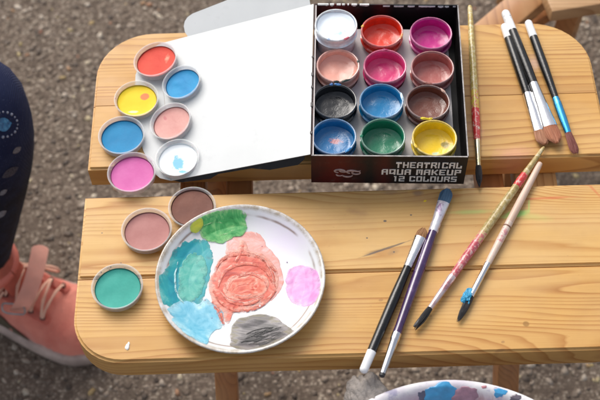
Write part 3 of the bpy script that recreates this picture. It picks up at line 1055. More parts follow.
link('dish', bm, china(), plate, local=True, ang=70)
def plate_z(rad):
    f = rad / PR
    t_ = [(0, .0030), (.62, .0030), (.76, .0042), (.85, .0070), (.91, .0098), (.955, .0122), (.985, .0133), (1.0, .0129)]
    for (a_, za), (b_, zb_) in zip(t_, t_[1:]):
        if f <= b_:
            return za + (zb_ - za) * (f - a_) / (b_ - a_)
    return .0112
def catmull(pts, n=10):
    out = []
    m = len(pts)
    for i in range(m):
        p0, p1, p2, p3 = [Vector(pts[(i + k) % m]) for k in (-1, 0, 1, 2)]
        for s in range(n):
            t_ = s / n
            out.append(.5 * ((2 * p1) + (p2 - p0) * t_ + (2 * p0 - 5 * p1 + 4 * p2 - p3) * t_ ** 2 + (3 * p1 - p0 - 3 * p2 + p3) * t_ ** 3))
    return out
def onplate(px, py):
    z = .005
    for _ in range(4):
        w_ = at(px, py, H + .0003 + z)
        x_, y_ = w_.x - pc.x, w_.y - pcy
        z = plate_z(sqrt(x_ * x_ + y_ * y_))
    return x_, y_
def mottled_(name, stops, scale):
    k = NT(name, .4, .5, .15)
    k.base(k.ramp(k.noise(k.coord(), scale, 5, .65, .5), stops))
    k.set(k.b.inputs['Alpha'], k.ramp(k.noise(k.mapping(k.coord(), loc=(.4, .1, 0)), 190, 4, .65), [(.42, 0.05), (.56, .95)]))
    return k.m
def smear(name, poly, mat, hgt, seed, label=None, ridge=120, aniso=(1, 1), jag=.0012, base=0.0, petals=None, soft=2.6):
    """a puddle of paint with an uneven outline lying in the plate"""
    P = []
    for (px, py) in poly:
        P.append(onplate(px, py))
    P = catmull(P, 12)
    c = sum(P, Vector((0, 0))) / len(P)
    out = []
    for i, p_ in enumerate(P):
        d = (p_ - c)
        L_ = d.length
        j = noise.fractal(Vector((p_.x * 170, p_.y * 170, seed)), 1, 2, 4) * jag * (.25 + 1.3 * abs(noise.noise(Vector((p_.x * 45, p_.y * 45, seed + 2)))) )
        q_ = c + d * (1 + j / L_)
        if q_.length > PR * .965:
            q_ = q_ * (PR * .965 / q_.length)
        out.append(q_)
    bm = bmesh.new()
    R_ = 26
    prev = None
    def zof(x, y, f):
        rad = sqrt(x * x + y * y)
        e_ = min(1, (1 - f) * soft)
        nn = noise.fractal(Vector((x * ridge * .7 * aniso[0] + seed, y * ridge * .7 * aniso[1], seed * 3)), 1.1, 2.1, 3)
        rg = 1 - abs(nn) * 1.9
        h_ = hgt * (.40 + .18 * rg)
        if petals:
            # overlapping curved strokes of a loaded brush
            wx = x + .003 * noise.noise(Vector((x * 90, y * 90, 9))) + .013 * noise.noise(Vector((x * 32, y * 32, seed)))
            wy = y + .003 * noise.noise(Vector((x * 90, y * 90, 4))) + .010 * noise.noise(Vector((x * 32, y * 32, seed + 7)))
            rr_ = sqrt((wx - c.x) ** 2 + 1.7 * (wy - c.y) ** 2)
            ang_ = atan2(wy - c.y, wx - c.x)
            st_ = noise.fractal(Vector((cos(ang_) * 1.1, sin(ang_) * 1.1, rr_ * 300 + seed)), 1, 2, 2)
            h_ = hgt * (.45 + .30 * st_)
        return plate_z(min(rad, PR * .995)) + .0001 + base + max(0, h_) * e_
    cv = bm.verts.new((c.x, c.y, zof(c.x, c.y, 0)))
    n = len(out)
    for j in range(1, R_ + 1):
        f = j / R_
        ring = []
        for p_ in out:
            x, y = c.x + (p_.x - c.x) * f, c.y + (p_.y - c.y) * f
            ring.append(bm.verts.new((x, y, zof(x, y, f) if j < R_ else plate_z(min(sqrt(x * x + y * y), PR * .995)) + base - .0002)))
        for i in range(n):
            i2 = (i + 1) % n
            if prev is None:
                bm.faces.new((cv, ring[i], ring[i2]))
            else:
                bm.faces.new((prev[i], ring[i], ring[i2], prev[i2]))
        prev = ring
    o = link(name, bm, mat, plate, local=True, ang=80)
    me_ = o.data
    at_ = me_.attributes.new('thick', 'FLOAT', 'POINT')
    for v_ in me_.vertices:
        x, y = v_.co.x, v_.co.y
        at_.data[v_.index].value = (v_.co.z - base - plate_z(min(sqrt(x * x + y * y), PR * .995))) / hgt
    if label:
        o['label'] = label
    return o
def pm(name, stops, scale=60, dist=1.5, aniso=(1, 1, 1), rough=.42, coat=.12, bump=.3, ang=0, thin=.35):
    k = NT(name, rough, .5, coat)
    k.b.inputs['Coat Roughness'].default_value = .12
    v = k.mapping(k.mapping(k.coord(), rot=(0, 0, ang)), scale=aniso)
    nz = k.noise(v, scale, 6, .62, dist)
    tk = k.n('ShaderNodeAttribute', {'attribute_name': 'thick'}).outputs['Fac']
    f_ = k.math('ADD', nz, k.math('MULTIPLY', k.math('SUBTRACT', .55, tk), thin))
    k.base(k.ramp(f_, stops))
    cov = k.math('ADD', tk, k.math('MULTIPLY', k.math('SUBTRACT', k.noise(k.mapping(v, loc=(.3, .2, 0)), scale * 2.5, 5, .7), .5), 1.3))
    k.set(k.b.inputs['Alpha'], k.ramp(cov, [(0.02, 0.0), (.16, .65), (0.36, 1.0)]))
    k.bump(k.noise(v, scale * 2.2, 4, .6, 1.0), bump * .5, .0009)
    return k.m
smear('paint_wash', [(228, 262), (226, 240), (240, 232), (258, 232), (268, 246), (280, 262), (284, 284), (276, 298), (262, 304), (240, 290)],
      pm('pale rose wash', [(.30, (.70, .46, .44)), (.5, (.70, .30, .25)), (.72, (.74, .56, .56))], 70, thin=0.0), .0003, 1.0, 'pale pink halo around the coral paint', jag=.0022)
smear('paint_smear', [(166, 268), (173, 249), (186, 240), (202, 238), (210, 243), (214, 256), (211, 272), (207, 288), (203, 302), (192, 312), (178, 312), (165, 306), (157, 296), (156, 280)],
      pm('teal paint', [(.25, (.005, .19, .27)), (.44, (.012, .29, .36)), (.60, (.03, .36, .38)), (.80, (.20, .54, .50))], 38, 1.8), .0006, 2.0, 'teal and mint green smear on the left of the plate', jag=.0042)
smear('paint_smear', [(172, 304), (186, 298), (198, 304), (206, 298), (216, 306), (224, 312), (223, 326), (212, 334), (206, 345), (192, 341), (178, 328), (169, 315)],
      pm('light blue paint', [(.28, (.06, .36, .52)), (.5, (.17, .48, .62)), (.78, (.42, .66, .72))], 60), .0006, 3.0, 'light blue smear below the teal', jag=.0030, base=.0002)
smear('paint_smear', [(197, 220), (206, 213), (222, 210), (238, 209), (246, 214), (247, 226), (244, 236), (232, 238), (222, 244), (208, 242), (200, 234)],
      pm('green paint', [(.25, (.02, .22, .05)), (.45, (.06, .36, .10)), (.62, (.20, .52, .18)), (.8, (.42, .62, .30))], 75, 2.0), .0006, 4.0, 'green smear at the top of the plate', jag=.0022, base=.0005)
smear('paint_smear', [(190, 227), (196, 221), (202, 219), (203, 226), (199, 233), (192, 233)],
      pm('yellow green paint', [(.3, (.62, .60, .05)), (.7, (.38, .50, .08))], 80), .0004, 5.0, 'yellow dab beside the green', jag=.0012, base=.0012)
smear('paint_smear', [(216, 268), (226, 252), (238, 248), (240, 240), (246, 241), (250, 250), (264, 254), (273, 262), (280, 274), (279, 288), (272, 300), (258, 306), (244, 312), (233, 315), (229, 325), (225, 325), (221, 314), (213, 306), (208, 290), (209, 278)],
      pm('coral paint', [(.28, (.40, .025, .015)), (.44, (.58, .075, .040)), (.60, (.68, .13, .08)), (.85, (.74, .36, .28))], 55, 2.6, (1, 1.5, 1), thin=1.0), .0007, 6.0, 'thick swirled coral red paint in the middle', ridge=95, aniso=(.8, 1.6), jag=.0016, base=.0002, petals=2.6)
smear('paint_smear', [(222, 288), (232, 277), (250, 273), (266, 276), (270, 286), (262, 296), (244, 301), (228, 299)],
      pm('light coral paint', [(.28, (.56, .07, .04)), (.5, (.70, .17, .10)), (.78, (.76, .36, .27))], 60, 2.0, (1, 1.6, 1), thin=1.0), .0006, 7.0, 'lighter coral swirl on top of the red', ridge=80, aniso=(.8, 1.8), jag=.0018, base=.0005, petals=2.0, soft=2.5)
smear('paint_smear', [(285, 280), (290, 268), (302, 265), (314, 268), (320, 277), (320, 292), (314, 304), (302, 307), (291, 303), (286, 292)],
      pm('orchid paint', [(.28, (.50, .15, .42)), (.5, (.62, .25, .54)), (.78, (.72, .46, .68))], 60), .0006, 8.0, 'orchid pink smear at the right', jag=.0018)
smear('paint_smear', [(230, 330), (236, 320), (250, 315), (266, 314), (280, 319), (292, 329), (296, 335), (288, 341), (274, 346), (258, 350), (242, 350), (230, 346)],
      pm('grey black paint', [(.25, (.02, .018, .018)), (.42, (.09, .08, .085)), (.54, (.22, .20, .20)), (.64, (.17, .15, .09)), (.82, (.42, .38, .44))], 42, 1.8, (.5, 3.2, 1), ang=radians(8), thin=.5), .0005, 9.0, 'streaky grey and black smear at the front', aniso=(.4, 2.2), jag=.0016, base=.0002)
smear('paint_smear', [(183, 262), (192, 252), (203, 256), (208, 268), (205, 284), (198, 298), (188, 306), (179, 300), (178, 284), (179, 272)],
      pm('mint paint', [(.25, (.015, .30, .29)), (.48, (.06, .40, .33)), (.78, (.18, .50, .42))], 60, 1.8), .0006, 12.0, 'mint green streak inside the teal', jag=.0025, base=.0003, soft=1.4)
def stroke(name, pts, wd, mt, lift, hh_=.35, seed=0):
    """one pass of the brush or a painted glare: a flattened ridge following the plate"""
    P_ = []
    cp = [Vector(p_) for p_ in pts]
    for i in range(len(cp) - 1):
        p0, p1_, p2_, p3_ = cp[max(0, i - 1)], cp[i], cp[i + 1], cp[min(len(cp) - 1, i + 2)]
        for s_ in range(8):
            t_ = s_ / 8
            P_.append(.5 * ((2 * p1_) + (p2_ - p0) * t_ + (2 * p0 - 5 * p1_ + 4 * p2_ - p3_) * t_ ** 2 + (3 * p1_ - p0 - 3 * p2_ + p3_) * t_ ** 3))
    P_.append(cp[-1])
    out, rad_ = [], []
    for i, p_ in enumerate(P_):
        x_, y_ = onplate(p_.x + .8 * noise.noise(Vector((i * .4, seed, 0))), p_.y + .8 * noise.noise(Vector((i * .4, seed, 5))))
        out.append((x_, y_, plate_z(sqrt(x_ * x_ + y_ * y_)) + lift))
        f_ = i / (len(P_) - 1)
        rad_.append(max(.00008, wd * sin(pi * min(1, max(0, f_ * .96 + .02))) ** .5 * (.75 + .5 * noise.noise(Vector((i * .5, seed, 9))))))
    b_ = bmesh.new()
    tube(b_, out, rad_, 8, hh_)
    link(name, b_, mt, plate, local=True, ang=80)
mrd = mottled_('deep coral line', [(.3, (.46, .035, .02)), (.7, (.62, .10, .06))], 200)
mpk = mottled_('pale coral line', [(.3, (.76, .36, .28)), (.7, (.80, .52, .45))], 200)
mcr = mottled_('coral stroke', [(.3, (.62, .10, .06)), (.5, (.72, .20, .13)), (.7, (.78, .36, .28))], 160)
rose = [[(214, 274), (222, 260), (240, 254), (260, 258), (276, 272)], [(218, 287), (226, 271), (244, 264), (262, 268), (273, 284)], [(226, 292), (234, 279), (250, 274), (264, 281), (267, 290)],
        [(213, 290), (222, 304), (240, 311), (262, 305), (276, 290)], [(220, 292), (230, 302), (248, 304), (264, 297)], [(230, 291), (240, 284), (254, 284), (262, 290)], [(232, 295), (244, 298), (258, 294)],
        [(243, 244), (240, 254), (236, 262)], [(262, 258), (270, 270), (275, 286)], [(212, 302), (219, 312), (224, 326)]]
for i, r_ in enumerate(rose):
    stroke('paint_or_glare_stroke', r_, .0024, mcr, .0006, .13, i)
    stroke('paint_or_glare_stroke', [(a_ + .4, b_ + 1.6) for a_, b_ in r_], .00042, mrd, .0008, .4, i + 20)
    if i % 2 == 0:
        stroke('paint_or_glare_stroke', [(a_ - .3, b_ - 1.5) for a_, b_ in r_], .00050, mpk, .0008, .4, i + 40)
for i, r_ in enumerate([[(178, 262), (175, 278), (177, 294), (184, 304)], [(205, 232), (216, 236), (230, 232), (240, 224)], [(203, 226), (214, 222), (226, 224)]]):  # first path is glare painted onto the teal, the others are green paint
    stroke('paint_or_glare_stroke', r_, .0011, mottled_('glare and paint streak %d' % i, [(.3, (.30, .60, .60) if i == 0 else (.20, .50, .20)), (.7, (.50, .72, .74) if i == 0 else (.42, .62, .30))], 120), .0006, .35, i + 60)
# fine black hair-like strokes over the grey
bm = bmesh.new()
rnd = random.Random(3)
for s in range(26):
    x0, y0 = rnd.uniform(240, 262), rnd.uniform(333, 347)
    ln_ = rnd.uniform(12, 28)
    pp = []
    for i in range(8):
        f_ = i / 7
        px, py = x0 + ln_ * f_, y0 - (ln_ * .28) * f_ + 2.2 * sin(f_ * 3 + s)
        w_ = at(px, py, H + .006)
        lx, ly = w_.x - pc.x, w_.y - pcy
        rad = min(sqrt(lx * lx + ly * ly), PR * .99)
        pp.append((lx, ly, plate_z(rad) + .0010 + (.0004 if rad > PR * .85 else 0)))
    tube(bm, pp, rnd.uniform(.00010, .00022), 5)
o = link('brush_strokes', bm, plain('black liner paint', (.02, .02, .022), .4), plate, local=True)
# stray flecks
mvf = plain('violet flecks', (.35, .22, .40), .4)
for (px, py, s) in ((276, 238, .0005), (262, 246, .0004), (205, 300, .0004), (170, 285, .0004), (212, 318, .0005), (287, 262, .0005), (300, 250, .0003)):
    w_ = at(px, py, H + .004)
    bm = bmesh.new()
    bmesh.ops.create_icosphere(bm, subdivisions=1, radius=s, matrix=Matrix.Translation((w_.x - pc.x, w_.y - pcy, .0034)))
    link('paint_speck', bm, mvf, plate, local=True)

# ------------------------------------------------------------------ brushes
def mottled(name, stops, scale=90, rough=.3, coat=.4, metal=0.0, aniso=(1, 1, 1), bump=.25):
    k = NT(name, rough, .5, coat, metal)
    v = k.mapping(k.coord(), scale=aniso)
    k.base(k.ramp(k.noise(v, scale, 5, .65, .5), stops))
    k.bump(k.noise(v, 380, 4, .6), bump, .0006)
    return k.m
msilver = mottled('brushed tin ferrule', [(.3, (.60, .60, .62)), (.7, (.80, .80, .82))], 40, .14, 0, 1.0, (.3, 4, 4), .25)
mwhitecap = mottled('white lacquered tip', [(.3, (.76, .76, .77)), (.7, (.86, .86, .86))], 60, .22, .5)
mblk = mottled('black lacquer', [(.35, (.003, .003, .003)), (.8, (.012, .012, .013))], 70, .24, .0)
mblkend = mottled('dark wet bristles', [(.3, (.008, .008, .010)), (.7, (.030, .028, .032))], 200, .5, .1, 0, (.2, 3, 3), .8)
def hairs(name, c1, c2):
    return mottled(name, [(.3, c1), (.7, c2)], 120, .6, 0, 0, (.15, 4, 4), 1.0)
def brush(label, butt, tip, segs, z=None, extra=None, zt=None, n=18):
    """butt, tip in photo pixels; segs: (name, material, [(t, ry, rz), ...]) along the length; z = height of the axis"""
    rz = max(s[2] for sg in segs for s in sg[2])
    z = (H + rz + .0002) if z is None else z
    zt = z if zt is None else zt
    a, b = at(butt[0], butt[1], z), at(tip[0], tip[1], zt)
    d = b - a
    L = d.length
    rot = Vector((d.x, d.y, d.z)).to_track_quat('X', 'Z').to_euler()
    e_ = empty('paint_brush', label, 'paint brush', a, rot, 'paint brushes on the table')
    for nm, mt, ss in segs:
        bm = bmesh.new()
        if nm != 'bristles':
            loft_x(bm, [(s[0] * L, s[1], s[2]) + tuple(s[3:]) for s in ss], n)
        else:                                     # a solid core wrapped in separate hairs
            loft_x(bm, [(s[0] * L, s[1] * .86, s[2] * .86) + tuple(s[3:]) for s in ss], n)
            rh = random.Random(int(butt[0]))
            for hk in range(110):
                a_ = rh.uniform(0, 2 * pi)
                end = rh.uniform(.80, 1.03) if rh.random() < .85 else rh.uniform(1.03, 1.12)
                drift = rh.uniform(-.14, .14)
                hp = []
                for m_ in range(6):
                    u_ = m_ / 5 * end
                    t_ = ss[0][0] + (ss[-1][0] - ss[0][0]) * u_
                    for s0, s1 in zip(ss, ss[1:]):
                        if t_ <= s1[0]:
                            break
                    g_ = min(1.0, max(0, (t_ - s0[0]) / (s1[0] - s0[0])))
                    ry_ = max(s0[1] + (s1[1] - s0[1]) * g_, .0004); rz_ = max(s0[2] + (s1[2] - s0[2]) * g_, .0004)
                    zo_ = (s0[4] if len(s0) > 4 else 0) if g_ < .5 else (s1[4] if len(s1) > 4 else 0)
                    hp.append((t_ * L, ry_ * .97 * cos(a_ + drift * u_), zo_ + rz_ * .97 * sin(a_ + drift * u_)))
                tube(bm, hp, [.00022] * 4 + [.00016, .00006], 4)
        link(nm, bm, mt, e_, local=True, ang=45)
    return e_, L

def rounded(t0, t1, r0, r1, L=.17, k=6):
    """round-ended cap profile starting at t0"""
    out = []
    for i in range(k):
        a = pi / 2 * i / (k - 1)
        out.append((t0 + r0 / L * (1 - cos(pi / 2 - a)) if False else t0 + (r0 / L) * (1 - cos(a)), max(.0002, r0 * sin(a)), max(.0002, r0 * sin(a))))
    out.append((t1, r1, r1))
    return out
def bristle_ring(t0, t1, w0, w1, th0, th1, round_=.3):
    out = []
    for i in range(8):
        f = i / 7
        t_ = t0 + (t1 - t0) * f
        w_ = w0 + (w1 - w0) * min(1, f / .55)
        h_ = th0 + (th1 - th0) * f
        if f > 1 - round_:
            g = (f - (1 - round_)) / round_
            w_ *= sqrt(max(.02, 1 - g * g * .93))
        out.append((t_, w_, h_))
    return out

# 1 gold speckled brush standing across the back board beside the box
mgold = mottled('flaking gold paint', [(.32, (.16, .10, .035)), (.42, (.42, .29, .09)), (.52, (.50, .38, .10)), (.60, (.62, .56, .40)), (.66, (.46, .33, .06)), (.8, (.20, .16, .12))], 330, .35, .3)
mgold2 = mottled('gold leaf with red and white paint', [(.34, (.55, .40, .05)), (.50, (.66, .52, .10)), (.58, (.60, .06, .05)), (.66, (.72, .66, .52))], 300, .35, .3)
mredp = mottled('smeared red paint', [(.34, (.55, .02, .02)), (.56, (.62, .05, .05)), (.64, (.70, .60, .50))], 260, .35, .3)
brush('long gold flecked brush with red smear, upright beside the box', (469.8, 6), (479.5, 186), [
    ('handle', mgold, [(0, .0016, .0016), (.01, .0022, .0022), (.25, .0030, .0030), (.50, .0034, .0034)]),
    ('painted_band', mgold2, [(.5003, .0035, .0035), (.60, .0035, .0035)]),
    ('painted_band', mredp, [(.6003, .0036, .0036), (.66, .0037, .0037), (.735, .0030, .0030), (.765, .0026, .0026)]),
    ('ferrule', mottled('dirty gold ferrule', [(.3, (.62, .50, .24)), (.7, (.80, .74, .60))], 60, .25, 0, .9), [(.7653, .0026, .0026), (.77, .0029, .0029), (.79, .0027, .0027), (.90, .0022, .0022)]),
    ('bristles', mblkend, [(.9003, .0022, .0022), (.93, .0028, .0026), (.965, .0026, .0022), (.99, .0012, .0010), (1, .0003, .0003)]),
])
# 2, 3 black brushes with white tips and brown heads
hb = hairs('brown bristles', (.34, .14, .07), (.52, .26, .15))
hb2 = hairs('reddish brown bristles', (.36, .12, .06), (.56, .25, .14))
brush('black brush with white tip and broad silver ferrule, leftmost of the three on the right', (503.5, 24), (544.5, 144), [
    ('tip_cap', mwhitecap, rounded(0, .125, .0036, .0038, .125)),
    ('handle', mblk, [(.1253, .0038, .0038), (.14, .0039, .0039), (.45, .0042, .0040), (.60, .0040, .0036)]),
    ('ferrule', msilver, [(.6003, .0041, .0037), (.62, .0041, .0036), (.75, .0048, .0028), (.895, .0058, .0019)]),
    ('bristles', hb, bristle_ring(.8953, 1.0, .0055, .0064, .0018, .0016, .5)),
], z=H + .0042)
brush('black brush with scuffed white tip, middle one of the three, lying over its neighbour', (504.5, 10.5), (556.5, 142.5), [
    ('tip_cap', mottled('white tip with grey scratches', [(.3, (.80, .80, .80)), (.62, (.84, .84, .84)), (.70, (.18, .18, .2))], 190, .25, .5), rounded(0, .165, .0040, .0042, .145)),
    ('handle', mblk, [(.1653, .0042, .0042), (.19, .0043, .0043), (.45, .0046, .0043), (.575, .0042, .0038)]),
    ('ferrule', msilver, [(.5753, .0043, .0039), (.60, .0043, .0038), (.75, .0052, .0030), (.885, .0066, .0020)]),
    ('bristles', hb2, bristle_ring(.8853, 1.0, .0062, .0070, .0019, .0017, .5)),
], z=H + .0062)
mbluef = mottled('blue anodised ferrule', [(.3, (.02, .20, .48)), (.7, (.06, .38, .70))], 50, .22, .2, .85, (.3, 3, 3))
brush('slim black brush with white tip and shiny blue ferrule, rightmost on the back board', (527.5, 20.5), (575.5, 153), [
    ('tip_cap', mwhitecap, rounded(0, .135, .0036, .0038, .145)),
    ('handle', mblk, [(.1353, .0038, .0038), (.16, .0039, .0039), (.35, .0041, .0041), (.605, .0030, .0030)]),
    ('ferrule', mbluef, [(.6053, .0031, .0031), (.62, .0034, .0034), (.632, .0032, .0032), (.64, .0037, .0036), (.66, .0036, .0035), (.76, .0036, .0030), (.86, .0028, .0022)]),
    ('bristles', hairs('plum brown bristles', (.16, .045, .035), (.28, .09, .07)), [(.8603, .0028, .0022), (.92, .0036, .0022), (.97, .0040, .0018), (.99, .0034, .0012), (1, .0016, .0006)]),
])
# 5 small black brush on the front board (bristles up)
brush('small black brush with white tip and tan head, left of the purple brush', (362.5, 373), (424, 228.5), [
    ('tip_cap', mwhitecap, rounded(0, .138, .0034, .0037, .155)),
    ('handle', mblk, [(.1383, .0037, .0037), (.17, .0038, .0038), (.50, .0042, .0042), (.715, .0034, .0034)]),
    ('ferrule', msilver, [(.7153, .0036, .0036), (.73, .0037, .0036), (.80, .0038, .0032), (.935, .0048, .0022)]),
    ('bristles', hairs('tan bristles', (.30, .14, .05), (.48, .26, .12)), bristle_ring(.9353, 1.0, .0046, .0044, .0020, .0012, .7)),
])
mpurp = mottled('purple lacquer', [(.3, (.030, .010, .060)), (.62, (.060, .022, .10)), (.74, (.18, .13, .22))], 110, .2, .6)
mferp = mottled('ferrule crusted with lilac paint', [(.35, (.78, .78, .80)), (.55, (.66, .62, .70)), (.66, (.30, .20, .34))], 150, .35, 0, .55, (.5, 1, 1), .5)
brush('purple brush with blue bristles and crusted ferrule, beside the small black one', (381.5, 377), (448, 189.5), [
    ('end_cap', mblkend, [(0, .0014, .0014), (.004, .0022, .0022), (.016, .0022, .0022)]),
    ('end_ferrule', msilver, [(.0163, .0023, .0023), (.10, .0029, .0029), (.178, .0034, .0034), (.186, .0038, .0038), (.20, .0036, .0036), (.205, .0038, .0038), (.215, .0036, .0036)]),
    ('handle', mpurp, [(.2153, .0036, .0036), (.25, .0034, .0034), (.50, .0042, .0042), (.66, .0042, .0040), (.755, .0036, .0036)]),
    ('ferrule', mferp, [(.7553, .0037, .0036), (.765, .0042, .0039), (.78, .0038, .0036), (.795, .0042, .0038), (.81, .0039, .0035), (.87, .0046, .0030), (.925, .0052, .0022)]),
    ('bristles', hairs('bristles loaded with dark blue', (.04, .09, .16), (.13, .24, .36)), bristle_ring(.9253, 1.0, .0050, .0054, .0021, .0018, .45)),
])
# 7 long mottled brush, crossing from the back board to the front
mg7 = mottled('worn gold green paint', [(.30, (.22, .15, .05)), (.46, (.40, .29, .10)), (.56, (.50, .39, .17)), (.64, (.60, .53, .36)), (.76, (.20, .15, .10))], 280, .38, .25)
mg7b = mottled('worn gold with pink smears', [(.30, (.50, .34, .16)), (.46, (.60, .44, .24)), (.56, (.55, .10, .12)), (.62, (.66, .30, .30)), (.72, (.66, .58, .46))], 260, .38, .25)
mr7 = mottled('raspberry paint smears', [(.34, (.40, .04, .06)), (.52, (.52, .10, .13)), (.62, (.66, .46, .40)), (.70, (.42, .08, .10))], 260, .35, .3)
mf7 = mottled('ferrule smeared pink', [(.35, (.74, .70, .70)), (.55, (.66, .50, .50)), (.7, (.42, .10, .14))], 130, .3, 0, .6, (.4, 1, 1))
brush('long worn gold brush with red bands and dark tip, crossing the gap diagonally', (544, 147), (416, 328), [
    ('handle', mg7, [(0, .0008, .0008), (.01, .0016, .0016), (.10, .0024, .0024), (.165, .0029, .0029)]),
    ('painted_band', mredp, [(.1653, .0031, .0031), (.20, .0035, .0035), (.235, .0033, .0033)]),
    ('handle_middle', mg7, [(.2353, .0032, .0032), (.35, .0036, .0036), (.50, .0036, .0036)]),
    ('handle_smeared', mg7b, [(.5003, .0036, .0036), (.555, .0036, .0036)]),
    ('painted_band', mr7, [(.5553, .0038, .0038), (.63, .0036, .0036), (.735, .0031, .0031)]),
    ('ferrule', mf7, [(.7353, .0033, .0033), (.75, .0034, .0034), (.765, .0031, .0031), (.90, .0022, .0022)]),
    ('bristles', mblkend, [(.9003, .0021, .0021), (.93, .0026, .0022), (.96, .0026, .0018, -.0006), (.985, .0018, .0013, -.0014), (1, .0008, .0006, -.0020)]),
], z=H + .0045)
mpale = mottled('bare pinkish wood', [(.30, (.56, .38, .28)), (.55, (.68, .50, .40)), (.72, (.74, .60, .52))], 50, .5, .1, 0, (.2, 3, 3))
mpale2 = mottled('bare wood flecked with pink and violet', [(.34, (.62, .47, .36)), (.55, (.70, .56, .48)), (.64, (.55, .20, .22)), (.76, (.52, .42, .60))], 150, .45, .15)
o8, L8 = brush('pale bare wood brush with dark tip and blue crust, rightmost on the front board', (540.5, 162.5), (458.5, 320), [
    ('handle', mpale, [(0, .0010, .0010), (.006, .0022, .0022), (.03, .0026, .0026), (.25, .0032, .0032), (.40, .0032, .0032)]),
    ('handle_flecked', mpale2, [(.4003, .0032, .0032), (.52, .0031, .0031), (.66, .0026, .0026)]),
    ('ferrule', msilver, [(.6603, .0027, .0027), (.67, .0029, .0029), (.69, .0026, .0026), (.86, .0025, .0023)]),
    ('bristles', mblkend, [(.8603, .0024, .0020), (.90, .0028, .0020), (.95, .0026, .0016), (.985, .0018, .0010), (1, .0008, .0004)]),
])
bm = bmesh.new()
rnd = random.Random(2)
bmesh.ops.create_icosphere(bm, subdivisions=5, radius=1)
for v_ in bm.verts:
    d = v_.co.copy()
    k_ = 1 + .55 * noise.fractal(d * 1.6 + Vector((3, 1, 0)), 1, 2, 3)
    v_.co = Vector((L8 * .872 + d.x * .0070 * k_, -.0016 + d.y * .0034 * k_ - .0018 * max(0, -d.x), .0004 + d.z * .0025 * k_))
link('paint_crust', bm, plain('dried sky blue paint', (.015, .26, .46), .5, var=.3, vscale=300, bump=.4), o8, local=True)
bm = bmesh.new()
lathe(bm, [(.0031, -.001), (.0034, 0), (.0031, .001)], 16, Matrix.Translation((L8 * .43, 0, 0)) @ Matrix.Rotation(pi / 2, 4, 'Y'))
link('dark_mark', bm, plain('brown knot mark', (.20, .09, .06), .5), o8, local=True)

# ------------------------------------------------------------------ second plate below the front edge, on a stool
ZR = 0.436
C2 = Vector((at(445, 378.6, ZR).x, at(452, 379.3, ZR).y - .127, 0))
R2 = .127
wst = wood('stool wood', 14, light=(.5, .26, .10), mid=(.42, .2, .07), dark=(.28, .11, .04))
def stool(cx, cy, top, r, label, nm='wooden_stool'):
    s_ = empty(nm, label, 'stool', (cx, cy, 0))
    bm = bmesh.new()
    lathe(bm, [(0, top - .022), (r - .003, top - .022), (r, top - .018), (r, top - .004), (r - .004, top), (0, top)], 48)
    link('seat', bm, wst, s_, local=True)
    for k in range(4):
        a = pi / 4 + k * pi / 2
        bm = bmesh.new()
        tube(bm, [(r * .55 * cos(a), r * .55 * sin(a), top - .022), (r * .95 * cos(a), r * .95 * sin(a), .001)], [.013, .010], 12)
        link('leg', bm, wst, s_, local=True)
    return s_
stool(C2.x, C2.y - .004, ZR - .022, .118, 'round wooden stool in front of the table under the big paper plate')
P2 = empty('mixing_plate', 'big white plate with blue and purple paint below the front edge', 'plate', (C2.x, C2.y, ZR - .0217))
def plate2():
    k = NT('stained white plate', .45, .5, .15)
    v = k.coord()
    c = k.ramp(k.noise(v, 20, 3), [(.3, (.66, .66, .68)), (.7, (.76, .75, .75))])
    n1 = k.noise(v, 34, 6, .68, 1.2)
    ln = k.n('ShaderNodeVectorMath', {'operation': 'LENGTH'})
    k.set(ln.inputs[0], k.mapping(v, scale=(1, 1, 0)))
    rr_ = k.math('MULTIPLY', ln.outputs['Value'], 5)
    inner = k.ramp(rr_, [(.0, 1), (R2 * 5 * .915, 1), (R2 * 5 * .955, 0.12)])
    pur = k.ramp(n1, [(.28, (.28, .16, .22)), (.42, (.50, .38, .42)), (.55, (.34, .18, .20)), (.70, (.60, .52, .58)), (.8, (.12, .12, .20))])
    c = k.mix(k.math('MULTIPLY', inner, .92), c, pur)
    sp = k.noise(k.mapping(v, loc=(2, 1, 0)), 60, 5, .7)
    c = k.mix(k.ramp(sp, [(.55, 0), (.66, .75)]), c, (.26, .25, .42))
    c = k.mix(k.ramp(k.noise(k.mapping(v, loc=(7, 1, 0)), 22, 4, .6), [(.45, 0), (.62, .55)]), c, (.42, .34, .46))
    k.base(c)
    k.bump(n1, .3, .002)
    return k.m
bm = bmesh.new()
hh = .0217
lathe(bm, [(0, .0030), (R2 * .78, .0035), (R2 * .86, .008), (R2 * .935, hh - .004), (R2 * .955, hh - .001), (R2 * .985, hh), (R2, hh - .0010), (R2 * .99, hh - .003), (R2 * .93, hh - .010), (R2 * .82, .0006), (R2 * .7, 0), (0, 0)], 120)
link('dish', bm, plate2(), P2, local=True, ang=70)
P2F = [(0, .0030), (.78, .0035), (.86, .008), (.935, hh - .004), (.955, hh - .001), (.985, hh), (1.0, hh - .0010)]
def p2z(rad):
    f = min(.999, rad / R2)
    for (a_, za), (b_, zb_) in zip(P2F, P2F[1:]):
        if f <= b_:
            return za + (zb_ - za) * (f - a_) / (b_ - a_)
